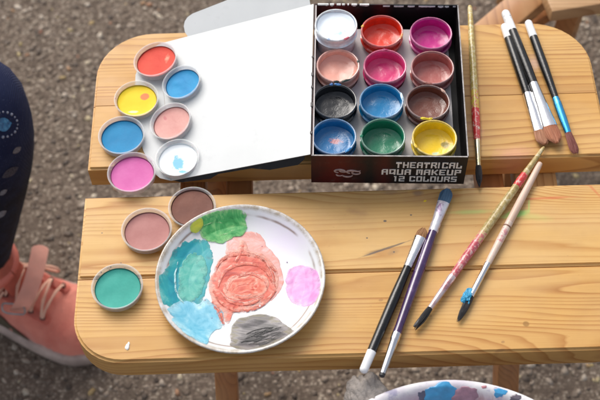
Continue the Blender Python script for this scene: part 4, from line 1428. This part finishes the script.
def dab(px, py, zl, r_, c_, nm, fl=.35):
    zl = .012
    for _ in range(5):
        w_ = at(px, py, ZR - hh + zl)
        x0, y0 = w_.x - C2.x, w_.y - C2.y
        zl = .5 * zl + .5 * p2z(sqrt(x0 * x0 + y0 * y0))
    bm = bmesh.new()
    prev = None
    cv = bm.verts.new((x0, y0, p2z(sqrt(x0 * x0 + y0 * y0)) + r_ * fl * .5))
    for j in range(1, 13):
        f = j / 12
        ring = []
        for i in range(40):
            a = 2 * pi * i / 40
            rr_ = r_ * f * (1 + .45 * noise.fractal(Vector((cos(a) * 1.3 + px, sin(a) * 1.3, py)), 1, 2, 3))
            x, y = x0 + rr_ * cos(a), y0 - .15 * r_ + rr_ * .62 * sin(a)
            q_ = sqrt(x * x + y * y)
            if q_ > R2 * .985:
                x, y = x * R2 * .985 / q_, y * R2 * .985 / q_
            z_ = p2z(min(q_, R2 * .985)) + r_ * fl * .5 * (1 - f ** 3) * (1 + .5 * noise.noise(Vector((x, y, 0)) * 250)) - (.0003 if j == 12 else -.0001)
            ring.append(bm.verts.new((x, y, z_)))
        for i in range(40):
            if prev is None:
                bm.faces.new((cv, ring[i], ring[(i + 1) % 40]))
            else:
                bm.faces.new((prev[i], ring[i], ring[(i + 1) % 40], prev[(i + 1) % 40]))
        prev = ring
    link('paint_dab', bm, mottled(nm, [(.3, c_), (.7, tuple(min(1, x * 1.5 + .02) for x in c_))], 90, .35, .2), P2, local=True)
dab(441, 391, .014, .0125, (.03, .22, .42), 'sky blue dab', .2)
dab(501, 391.5, .0205, .0050, (.03, .22, .42), 'small sky blue dab', .15)
dab(463, 394, .012, .0100, (.25, .13, .17), 'purple grey dab')
dab(424, 395, .0165, .0050, (.06, .06, .10), 'dark dab', .15)
dab(484, 387, .0205, .0022, (.35, .14, .16), 'rosy fleck', .3)
dab(515, 397, .019, .0045, (.10, .08, .10), 'black fleck', .3)

# grey rag hanging beside the plate
bm = bmesh.new()
bmesh.ops.create_icosphere(bm, subdivisions=6, radius=1)
rc = at(366, 399, .424)
for v_ in bm.verts:
    d = v_.co.copy()
    n1 = noise.fractal(Vector((d.x * 1.3, d.y * 1.3, d.z * 1.3 + 4)), 1, 2, 3)
    fold = abs(noise.noise(Vector((d.x * 2.6 + d.y * 1.2, d.y * .9, 7))))
    k_ = 1 + .22 * n1 - .10 * (1 - min(1, fold * 3)) + .03 * noise.noise(d * 9) 
    v_.co = Vector((d.x * .0170 * k_, d.y * .021 * k_, d.z * .011 * k_)) + Vector((rc.x, rc.y, .424 + .003 * d.x))
k = NT('grey terry cloth', .95, .1)
v = k.coord()
nf = k.noise(v, 900, 3, .7)
k.base(k.ramp(k.noise(v, 120, 5, .7), [(.3, (.25, .225, .205)), (.7, (.36, .325, .30))]))
k.bump(nf, .8, .0014)
rag = link('cleaning_rag', bm, k.m, None)
tag(rag, 'crumpled grey cloth against the front edge between brushes and big plate', 'rag')

# ------------------------------------------------------------------ another wooden chair behind, top right
ch = empty('wooden_folding_chair', 'brown slatted wooden folding chair behind the right end of the table', 'chair', (.42, .42, 0))
wch = wood('chair slat wood', 20, light=(.58, .36, .19), mid=(.50, .29, .13), dark=(.34, .16, .06), freq=90)
wch2 = wood('chair leg wood', 22, light=(.52, .27, .11), mid=(.44, .20, .075), dark=(.28, .11, .04), freq=90, axis=1)
zc = .30
p1, p2, p3 = at(552, 11.5, zc), at(603, 3.5, zc), at(566, 0, zc)
ed = (p2 - p1).normalized()
bk = Vector((-ed.y, ed.x, 0))
for k_ in range(4):
    o_ = p1 + bk * (.0225 + k_ * .052) + ed * (.012 * k_)
    link('seat_slat', beam(o_ + Vector((0, 0, -.009)), o_ + ed * .34 + Vector((0, 0, -.009)), .045, .018, bev=.003), wch, ch)
# wide diagonal plank (rear leg) coming down towards the table
pa, pb = at(503, 23, .255), at(530, 0, .262)
dd = (pb - pa).normalized()
link('leg', beam(pa - dd * .10, pb + dd * .34, .036, .020, bev=.003), wch2, ch)
lowa, lowb = at(520, 24, .215), at(562, -3, .225)
dd2 = (lowb - lowa).normalized()
link('rail', beam(lowa - dd2 * .05, lowb + dd2 * .28, .030, .018, bev=.003), lw, ch)
for (x_, y_, bx_, by_) in ((.33, .40, .30, .36), (.60, .40, .63, .36), (.33, .56, .30, .60), (.60, .56, .63, .60)):
    link('leg', beam((x_, y_, zc - .02), (bx_, by_, .012), .024, .022), wch2, ch)
link('rail', beam((.29, .43, zc - .03), (.66, .43, zc - .03), .02, .022), wch2, ch)
link('rail', beam((.29, .55, zc - .03), (.66, .55, zc - .03), .02, .022), wch2, ch)

# ------------------------------------------------------------------ the child sitting at the left
person = empty('person', 'seated child in navy patterned leggings and coral shoes at the left edge', 'person', (-.55, .24, 0))
skin = plain('skin', (.62, .36, .26), .5, sss=.1)
def skinned(name, chains, mat, parent, levels=2, root=0):
    """chains: dict of named joints -> (co, r) and edges; one continuous skinned surface"""
    J, E = chains
    names = list(J)
    me = bpy.data.meshes.new(name)
    inv = wmat(parent).inverted()
    me.from_pydata([inv @ Vector(J[n_][0]) for n_ in names], [(names.index(a_), names.index(b_)) for a_, b_ in E], [])
    o_ = bpy.data.objects.new(name, me)
    COL.objects.link(o_)
    o_.parent = parent
    sk = o_.modifiers.new('Skin', 'SKIN')
    lay = me.skin_vertices[0].data if me.skin_vertices else None
    if lay is None:
        bpy.context.view_layer.objects.active = o_
        bm_ = bmesh.new(); bm_.from_mesh(me)
        bm_.verts.layers.skin.verify(); bm_.to_mesh(me); bm_.free()
        lay = me.skin_vertices[0].data
    for i_, n_ in enumerate(names):
        r_ = J[n_][1]
        lay[i_].radius = r_ if isinstance(r_, tuple) else (r_, r_)
        lay[i_].use_root = (i_ == root)
    sk.use_smooth_shade = True
    ss = o_.modifiers.new('Sub', 'SUBSURF')
    ss.levels = levels
    ss.render_levels = levels
    # bake, so that the object is an ordinary mesh
    dg = bpy.context.evaluated_depsgraph_get()
    dg.update()
    ev = o_.evaluated_get(dg)
    nm_ = bpy.data.meshes.new_from_object(ev)
    o_.modifiers.clear()
    o_.data = nm_
    nm_.name = name
    nm_.materials.clear()
    nm_.materials.append(mat)
    for p_ in nm_.polygons:
        p_.use_smooth = True
    return o_

KN = Vector(at(-15, 105, .335)); AN = Vector(at(-20, 262, .085))
SH = Vector(at(-17, 190, .21))
J = {
 'pelvis': ((-.62, .255, .375), .075), 'waist': ((-.63, .255, .455), .070), 'chest': ((-.625, .255, .555), (.078, .065)), 'neckb': ((-.62, .255, .645), .034), 'neck': ((-.612, .255, .685), .031),
 'jaw': ((-.60, .255, .725), (.052, .052)), 'head': ((-.61, .255, .79), (.074, .070)), 'crown': ((-.618, .255, .845), (.055, .05)),
 'hipA': ((-.585, .205, .365), .062), 'thA': ((-.46, .190, .36), .055), 'knA': (KN, .045), 'shA': (SH, .037), 'anA': (AN, .026), 'ftA': ((AN.x + .05, AN.y - .023, .04), .022), 'toA': ((AN.x + .10, AN.y - .046, .032), .018),
 'hipB': ((-.585, .305, .365), .062), 'thB': ((-.52, .37, .36), .055), 'knB': ((-.49, .43, .335), .045), 'shB': ((-.56, .435, .21), .037), 'anB': ((-.62, .44, .085), .026), 'ftB': ((-.57, .44, .04), .022), 'toB': ((-.52, .44, .032), .018),
 'shlA': ((-.62, .165, .615), .036), 'elA': ((-.60, .140, .49), .026), 'wrA': ((-.51, .165, .435), .017), 'haA': ((-.475, .175, .428), (.024, .010)),
 'shlB': ((-.62, .345, .615), .036), 'elB': ((-.60, .375, .49), .026), 'wrB': ((-.54, .36, .437), .017), 'haB': ((-.505, .365, .428), (.024, .010)),
}
E_ = [('pelvis', 'waist'), ('waist', 'chest'), ('chest', 'neckb'), ('neckb', 'neck'), ('neck', 'jaw'), ('jaw', 'head'), ('head', 'crown'),
      ('pelvis', 'hipA'), ('hipA', 'thA'), ('thA', 'knA'), ('knA', 'shA'), ('shA', 'anA'), ('anA', 'ftA'), ('ftA', 'toA'),
      ('pelvis', 'hipB'), ('hipB', 'thB'), ('thB', 'knB'), ('knB', 'shB'), ('shB', 'anB'), ('anB', 'ftB'), ('ftB', 'toB'),
      ('chest', 'shlA'), ('shlA', 'elA'), ('elA', 'wrA'), ('wrA', 'haA'), ('chest', 'shlB'), ('shlB', 'elB'), ('elB', 'wrB'), ('wrB', 'haB')]
for s_ in 'AB':
    hc = Vector(J['ha' + s_][0])
    for k_, (dy, ln_) in enumerate(((-.018, .030), (-.006, .036), (.006, .034), (.017, .027))):
        n1_, n2_ = f'f{k_}{s_}', f'g{k_}{s_}'
        J[n1_] = ((hc.x + .022, hc.y + dy, hc.z + .002), .0055)
        J[n2_] = ((hc.x + .022 + ln_, hc.y + dy * 1.2, hc.z - .008), .0045)
        E_ += [('ha' + s_, n1_), (n1_, n2_)]
    sg = 1 if s_ == 'A' else -1
    J['t' + s_] = ((hc.x + .012, hc.y + sg * .034, hc.z - .004), .0055)
    E_.append(('ha' + s_, 't' + s_))
skinned('body', (J, E_), skin, person)

def legging_mat():
    k = NT('navy knit', .85, .25)
    k.b.inputs['Sheen Weight'].default_value = .03
    v = k.coord()
    zz_ = k.n('ShaderNodeSeparateXYZ', Vector=v).outputs[2]
    base = k.mix(k.ramp(zz_, [(.23, 0), (.31, 1)]), (.008, .008, .012), (.010, .017, .065))
    sp = k.voro(v, 420)
    c = k.mix(k.ramp(sp, [(0.0, .75), (.16, 0)]), base, (.30, .34, .50))
    big = k.noise(v, 40, 4, .6)
    c = k.mix(k.ramp(big, [(.4, 0), (.7, .35)]), c, (.03, .045, .11))
    k.base(c)
    wv = k.n('ShaderNodeTexWave', Vector=k.mapping(v, scale=(1, 1, 1.3)), Scale=260)
    k.bump(k.math('ADD', wv.outputs[1], k.noise(v, 600, 2)), .35, .0008)
    return k.m
J2 = {'p': ((-.62, .255, .375), .088), 'w': ((-.63, .255, .445), .080)}
for s_, r_ in (('A', 1), ('B', 1)):
    for n_, r2 in (('hip', .078), ('th', .074), ('kn', .068), ('sh', .0500), ('an', .0350)):
        J2[n_ + s_] = (J[n_ + s_][0], r2)
    a_, b_ = Vector(J['sh' + s_][0]), Vector(J['an' + s_][0])
    J2['cf' + s_] = (b_ + (b_ - a_) * .02, .0335)
E2 = [('p', 'w')] + [(x_, y_) for s_ in 'AB' for x_, y_ in (('p', 'hip' + s_), ('hip' + s_, 'th' + s_), ('th' + s_, 'kn' + s_), ('kn' + s_, 'sh' + s_), ('sh' + s_, 'an' + s_), ('an' + s_, 'cf' + s_))]
legg = skinned('leggings', (J2, E2), legging_mat(), person)
J3 = {'w': ((-.63, .255, .43), .092), 'c': ((-.625, .255, .555), (.095, .082)), 'n': ((-.62, .255, .640), .046)}
for s_ in 'AB':
    for n_, r2 in (('shl', .046), ('el', .036), ('wr', .025)):
        J3[n_ + s_] = (J[n_ + s_][0], r2)
E3 = [('w', 'c'), ('c', 'n')] + [(x_, y_) for s_ in 'AB' for x_, y_ in (('c', 'shl' + s_), ('shl' + s_, 'el' + s_), ('el' + s_, 'wr' + s_))]
skinned('jacket', (J3, E3), plain('navy jacket cloth', (.03, .04, .09), .9, bump=.3), person)
# hair and face
bm = bmesh.new()
bmesh.ops.create_icosphere(bm, subdivisions=4, radius=1)
for v_ in bm.verts:
    d = v_.co
    k_ = 1 + .05 * noise.noise(d * 4)
    cut = max(0, d.x) ** 2 * .22 if d.z < .55 else 0
    v_.co = Vector((-.622 + d.x * (.088 - cut * .25) * k_ - (.022 if d.x > .2 and d.z < .5 else 0), .255 + d.y * .085 * k_, .80 + d.z * (.082 if d.z > 0 else .14) * k_))
link('hair', bm, hairs('brown hair', (.10, .055, .03), (.20, .11, .06)), person)
for sg in (-1, 1):
    bm = bmesh.new()
    bmesh.ops.create_icosphere(bm, subdivisions=3, radius=.010, matrix=Matrix.Translation((-.545, .255 + sg * .026, .785)))
    link('eye', bm, plain('eye', (.7, .7, .7), .2), person)
bm = bmesh.new()
tube(bm, [(-.545, .255, .782), (-.533, .255, .765), (-.528, .255, .757)], [.005, .008, .007], 10)
link('nose', bm, skin, person)
bm = bmesh.new()
tube(bm, [(-.548, .238, .735), (-.541, .255, .733), (-.548, .272, .735)], [.002, .004, .002], 8)
link('mouth', bm, plain('lips', (.55, .2, .18), .4), person)
stool(-.63, .255, .295, .13, 'round wooden stool under the seated child')

# prints on the leggings, laid on the cloth surface
W = wmat(legg)
bvh = BVHTree.FromPolygons([W @ v_.co for v_ in legg.data.vertices], [tuple(p_.vertices) for p_ in legg.data.polygons])
def cast(px, py):
    h_ = bvh.ray_cast(CAM, ray(px, py))
    return (h_[0], h_[1]) if h_[0] is not None else (None, None)
def leaf(px, py, ln_, wd_, ang, bm):
    """almond shaped print conformed to the cloth"""
    rows = []
    for i in range(9):
        f_ = -1 + 2 * i / 8
        hw = wd_ * (1 - f_ * f_)
        row = []
        for g in (-1, -.5, 0, .5, 1):
            x_, y_ = f_ * ln_, g * hw
            X_, Y_ = px + x_ * cos(ang) - y_ * sin(ang), py + x_ * sin(ang) + y_ * cos(ang)
            loc, nr = cast(X_, Y_)
            if loc is None:
                return
            row.append(bm.verts.new(loc + nr * .0006))
        rows.append(row)
    for A_, B_ in zip(rows, rows[1:]):
        for i in range(4):
            try:
                bm.faces.new((A_[i], A_[i + 1], B_[i + 1], B_[i]))
            except ValueError:
                pass
mleaf = plain('pale leaf print', (.20, .20, .23), .8, var=.4, vscale=500)
for lf in ((16.5, 150, 5.2, 2.6, radians(-38)), (3, 192, 4.8, 2.2, radians(-36)), (1, 214, 6.5, 2.8, radians(-36))):
    bm = bmesh.new()
    leaf(*lf, bm)
    link('leaf_print', bm, mleaf, legg, recalc=False)
bm = bmesh.new()
leaf(10, 172, 10, 3.8, radians(-34), bm)
link('leaf_print', bm, plain('dark leaf print', (.06, .06, .085), .8, var=.6, vscale=500), legg, recalc=False)
bm = bmesh.new()
for i in range(20):
    a = 2 * pi * i / 20
    loc, nr = cast(3 + 14.5 * cos(a), 124.5 + 12.5 * sin(a))
    if loc is not None:
        bmesh.ops.create_icosphere(bm, subdivisions=2, radius=.0010 + .0003 * (i % 3), matrix=Matrix.Translation(loc))
link('dot_print', bm, plain('pale dots', (.30, .32, .40), .6), legg)
bm = bmesh.new()
leaf(3, 124.5, 8.5, 7.0, radians(-10), bm)
link('gem_print', bm, mottled('shiny blue print', [(.3, (.02, .06, .16)), (.5, (.04, .24, .50)), (.7, (.12, .42, .65))], 160, .25, .5), legg, recalc=False)

# ------------------------------------------------------------------ shoes
HDG = radians(-25)
def shoe(ankle, hdg, mir=1):
    M = Matrix.Translation((ankle.x, ankle.y, 0)) @ Matrix.Rotation(hdg, 4, 'Z') @ Matrix.Translation((-.040, 0, 0))
    st = [(.000, .012, .050), (.006, .024, .066), (.018, .030, .082), (.035, .0335, .088), (.055, .035, .086), (.075, .0365, .077), (.095, .039, .067), (.118, .0415, .058),
          (.140, .0430, .051), (.160, .0425, .046), (.175, .039, .041), (.187, .032, .035), (.195, .022, .028), (.199, .010, .021)]
    def surf(s, a, lift=0.0):
        """a from 0 (right side) over the top pi/2 to pi"""
        for (s0, w0, h0), (s1, w1, h1) in zip(st, st[1:]):
            if s <= s1:
                break
        f_ = min(1, max(0, (s - s0) / (s1 - s0)))
        w_, h_ = w0 + (w1 - w0) * f_, h0 + (h1 - h0) * f_
        ca, sa = cos(a), sin(a)
        z0_ = .012
        y_ = w_ * (abs(ca) ** .75) * (1 if ca > 0 else -1)
        z_ = z0_ + (h_ - z0_) * (abs(sa) ** .85)
        n_ = Vector((0, ca, sa))
        return Vector((s, y_, z_)) + n_ * lift
    bm = bmesh.new()
    rings = []
    S_ = [st[0][0] + (st[-1][0] - st[0][0]) * (i / 44) for i in range(45)]
    for s in S_:
        ring = []
        for k_ in range(25):
            a = -0.15 + (pi + .3) * k_ / 24
            p_ = surf(s, a)
            wr = noise.fractal(Vector((s * 70, p_.y * 50, p_.z * 60)), 1, 2, 3) * .0022 + .0012 * sin(s * 520 + 40 * p_.y + 4 * noise.noise(p_ * 30)) * math.exp(-((s - .142) / .014) ** 2)
            ring.append(bm.verts.new(M @ (p_ + Vector((0, cos(a), sin(a))) * wr)))
        rings.append(ring)
    for A_, B_ in zip(rings, rings[1:]):
        for k_ in range(24):
            bm.faces.new((A_[k_], A_[k_ + 1], B_[k_ + 1], B_[k_]))
        bm.faces.new((A_[0], B_[0], B_[-1], A_[-1]))
    bm.faces.new(rings[0]); bm.faces.new(rings[-1][::-1])
    km = NT('coral suede', .75, .3)
    km.b.inputs['Sheen Weight'].default_value = .3
    v = km.coord()
    c = km.ramp(km.noise(v, 28, 5, .6), [(.3, (.66, .17, .12)), (.7, (.80, .28, .20))])
    c = km.mix(km.ramp(km.noise(km.mapping(v, loc=(3, 3, 3)), 60, 5, .7), [(.55, 0), (.8, .4)]), c, (.42, .15, .10))
    km.base(c)
    km.bump(km.math('ADD', km.noise(v, 500, 3), km.math('MULTIPLY', km.noise(v, 60, 3), 1.5)), .35, .0012)
    up = link('shoe', bm, km.m, person)
    # sole
    def outline(off, z):
        L_, R_ = [], []
        for s, w_, h_ in st:
            L_.append((s + (off if s > .19 else (-off if s < .003 else 0)), w_ + off, z)); R_.append((s + (off if s > .19 else (-off if s < .003 else 0)), -w_ - off, z))
        return L_ + R_[::-1]
    bm = bmesh.new()
    lv = []
    for off, z in ((.002, .0006), (.0055, .002), (.0065, .008), (.0058, .015), (.0045, .0185), (.001, .0192)):
        lv.append([bm.verts.new(M @ Vector(p_)) for p_ in outline(off, z)])
    for A_, B_ in zip(lv, lv[1:]):
        n_ = len(A_)
        for k_ in range(n_):
            bm.faces.new((A_[k_], A_[(k_ + 1) % n_], B_[(k_ + 1) % n_], B_[k_]))
    bm.faces.new(lv[0][::-1]); bm.faces.new(lv[-1])
    link('sole', bm, plain('pinkish grey rubber', (.46, .35, .30), .7, var=.25, vscale=50, bump=.3), up, ang=60)
    # dark mudguard along the side above the sole
    for sd in (0, 1):
        bm = bmesh.new()
        prev = None
        for i in range(19):
            s = .012 + .115 * i / 18
            hgt_ = .55 * sin(min(1, (1 - i / 18) * 1.2) * pi / 2) + .03
            row = []
            for k_ in range(5):
                a = -.02 + hgt_ * k_ / 4
                if sd:
                    a = pi - a
                row.append(bm.verts.new(M @ surf(s, a, .0016)))
            if prev:
                for k_ in range(4):
                    bm.faces.new((prev[k_], prev[k_ + 1], row[k_ + 1], row[k_]))
            prev = row
        link('side_panel', bm, plain('dark olive suede', (.10, .075, .045), .85, bump=.3), up)
    # padded collar round the ankle
    bm = bmesh.new()
    pts_ = []
    for i in range(25):
        a = 2 * pi * i / 24
        pts_.append(M @ Vector((.043 + .037 * cos(a), .0335 * sin(a), .089 + .006 * (-cos(a)) + .004 * abs(cos(a)))))
    tube(bm, pts_, .0075, 12, cap=False)
    link('collar', bm, plain('coral padded collar', (.74, .21, .15), .8, bump=.3), up)
    # tongue standing up in front of the ankle
    bm = bmesh.new()
    rows = []
    for i in range(9):
        f_ = i / 8
        x_, z_ = .098 - .026 * f_, .070 + .042 * f_
        rows.append([bm.verts.new(M @ Vector((x_ - .006 * abs(g) ** 2, g * (.019 - .003 * f_), z_ + off_))) for off_ in (0,) for g in (-1, -.6, -.2, .2, .6, 1)])
    for A_, B_ in zip(rows, rows[1:]):
        for k_ in range(5):
            bm.faces.new((A_[k_], A_[k_ + 1], B_[k_ + 1], B_[k_]))
    geo = bmesh.ops.solidify(bm, geom=bm.faces[:], thickness=.004)
    link('tongue', bm, plain('salmon tongue', (.80, .24, .16), .8, bump=.3), up)
    # eyelet strips and laces
    for sg in (-1, 1):
        bm = bmesh.new()
        prev = None
        for i in range(13):
            s = .078 + .060 * i / 12
            row = [bm.verts.new(M @ surf(s, pi / 2 + sg * (.30 + .26 * k_ / 3), .0026)) for k_ in range(4)]
            if prev:
                for k_ in range(3):
                    bm.faces.new((prev[k_], prev[k_ + 1], row[k_ + 1], row[k_]))
            prev = row
        bmesh.ops.solidify(bm, geom=bm.faces[:], thickness=.0015)
        link('eyelet_strip', bm, plain('coral leather strip', (.76, .24, .17), .6, bump=.2), up)
        for s in (.084, .100, .116, .131):
            bm = bmesh.new()
            c_ = surf(s, pi / 2 + sg * .43, .0042)
            lathe(bm, [(.0012, 0), (.0018, .0009), (.0030, .0009), (.0034, 0)], 14, M @ Matrix.Translation(c_) @ Matrix.Rotation(sg * -.43, 4, 'X'))
            link('eyelet', bm, plain('dark eyelet', (.12, .04, .03), .5), up)
    bm = bmesh.new()
    ss = [.084, .100, .116, .131]
    def lace(a_, b_, arch=.004):
        P_ = []
        for i in range(11):
            f_ = i / 10
            s = a_[0] + (b_[0] - a_[0]) * f_
            an = a_[1] + (b_[1] - a_[1]) * f_
            P_.append(M @ surf(s, an, .0050 + arch * sin(pi * f_)))
        tube(bm, P_, [.0018 + .0004 * sin(i * 2.3) for i in range(11)], 8, .45)
    for i in range(4):
        lace((ss[i], pi / 2 - .45), (ss[i], pi / 2 + .45))
    for i in range(3):
        lace((ss[i], pi / 2 - .45), (ss[i + 1], pi / 2 + .45), .006)
    # bow loops falling on the side
    for (a0_, l1, l2, dz) in ((pi / 2 - .2, .030, .020, 0), (pi / 2 + .2, -.012, -.026, .002)):
        P_ = []
        for i in range(17):
            f_ = i / 16
            s = .082 + l1 * sin(f_ * pi)
            an = a0_ - 1.0 * sin(f_ * pi * .95) * (1 if l1 > 0 else -1) * (.6 + .4 * f_)
            P_.append(M @ surf(s, an, .0085 + .003 * sin(6 * f_)))
        tube(bm, P_, .0021, 8, .7)
    link('lace', bm, plain('cream pink lace', (.74, .42, .30), .8, bump=.3), up)
    return up, M, surf
up, MS, surf = shoe(AN, HDG)
# pink strap with a wire buckle on the visible shoe
def ribbon(pts_, wd_, th_, side):
    bm = bmesh.new()
    rows = []
    pts_ = [Vector(p_) for p_ in pts_]
    m = []
    for i in range(len(pts_) - 1):
        p0, p1_, p2_, p3_ = pts_[max(0, i - 1)], pts_[i], pts_[i + 1], pts_[min(len(pts_) - 1, i + 2)]
        for s in range(6):
            t_ = s / 6
            m.append(.5 * ((2 * p1_) + (p2_ - p0) * t_ + (2 * p0 - 5 * p1_ + 4 * p2_ - p3_) * t_ ** 2 + (3 * p1_ - p0 - 3 * p2_ + p3_) * t_ ** 3))
    m.append(pts_[-1])
    for i, p_ in enumerate(m):
        f_ = i / (len(m) - 1)
        w_ = wd_ * (sqrt(max(.05, 1 - (1 - min(1, f_ / .10)) ** 2)))
        rows.append([bm.verts.new(p_ + side * w_ * g) for g in (-.5, -.25, 0, .25, .5)])
    for A_, B_ in zip(rows, rows[1:]):
        for k_ in range(4):
            bm.faces.new((A_[k_], A_[k_ + 1], B_[k_ + 1], B_[k_]))
    bmesh.ops.solidify(bm, geom=bm.faces[:], thickness=th_)
    return bm
sidev = (RR * .95 + Vector((0, 0, -.25))).normalized()
link('strap', ribbon([at(41, 245, .100), at(38, 260, .0985), at(33, 280, .094), at(26, 298, .084), at(18, 312, .066)], .0195, .0022, sidev),
     plain('pale pink strap', (.94, .56, .45), .6, var=.08, bump=.2), up)
bm = bmesh.new()
P_ = []
for i in range(21):
    a = 2 * pi * i / 20
    P_.append(at(13.5 + 11.5 * (abs(cos(a)) ** .5) * (1 if cos(a) > 0 else -1), 309 + 5.0 * (abs(sin(a)) ** .6) * (1 if sin(a) > 0 else -1) + 2.0 * cos(a), .072))
tube(bm, P_, .0011, 8, cap=False)
link('buckle', bm, mottled('dull wire', [(.3, (.30, .30, .30)), (.7, (.45, .45, .44))], 60, .35, 0, .8), up)
shoe(Vector((-.62, .44, .085)), 0.0)
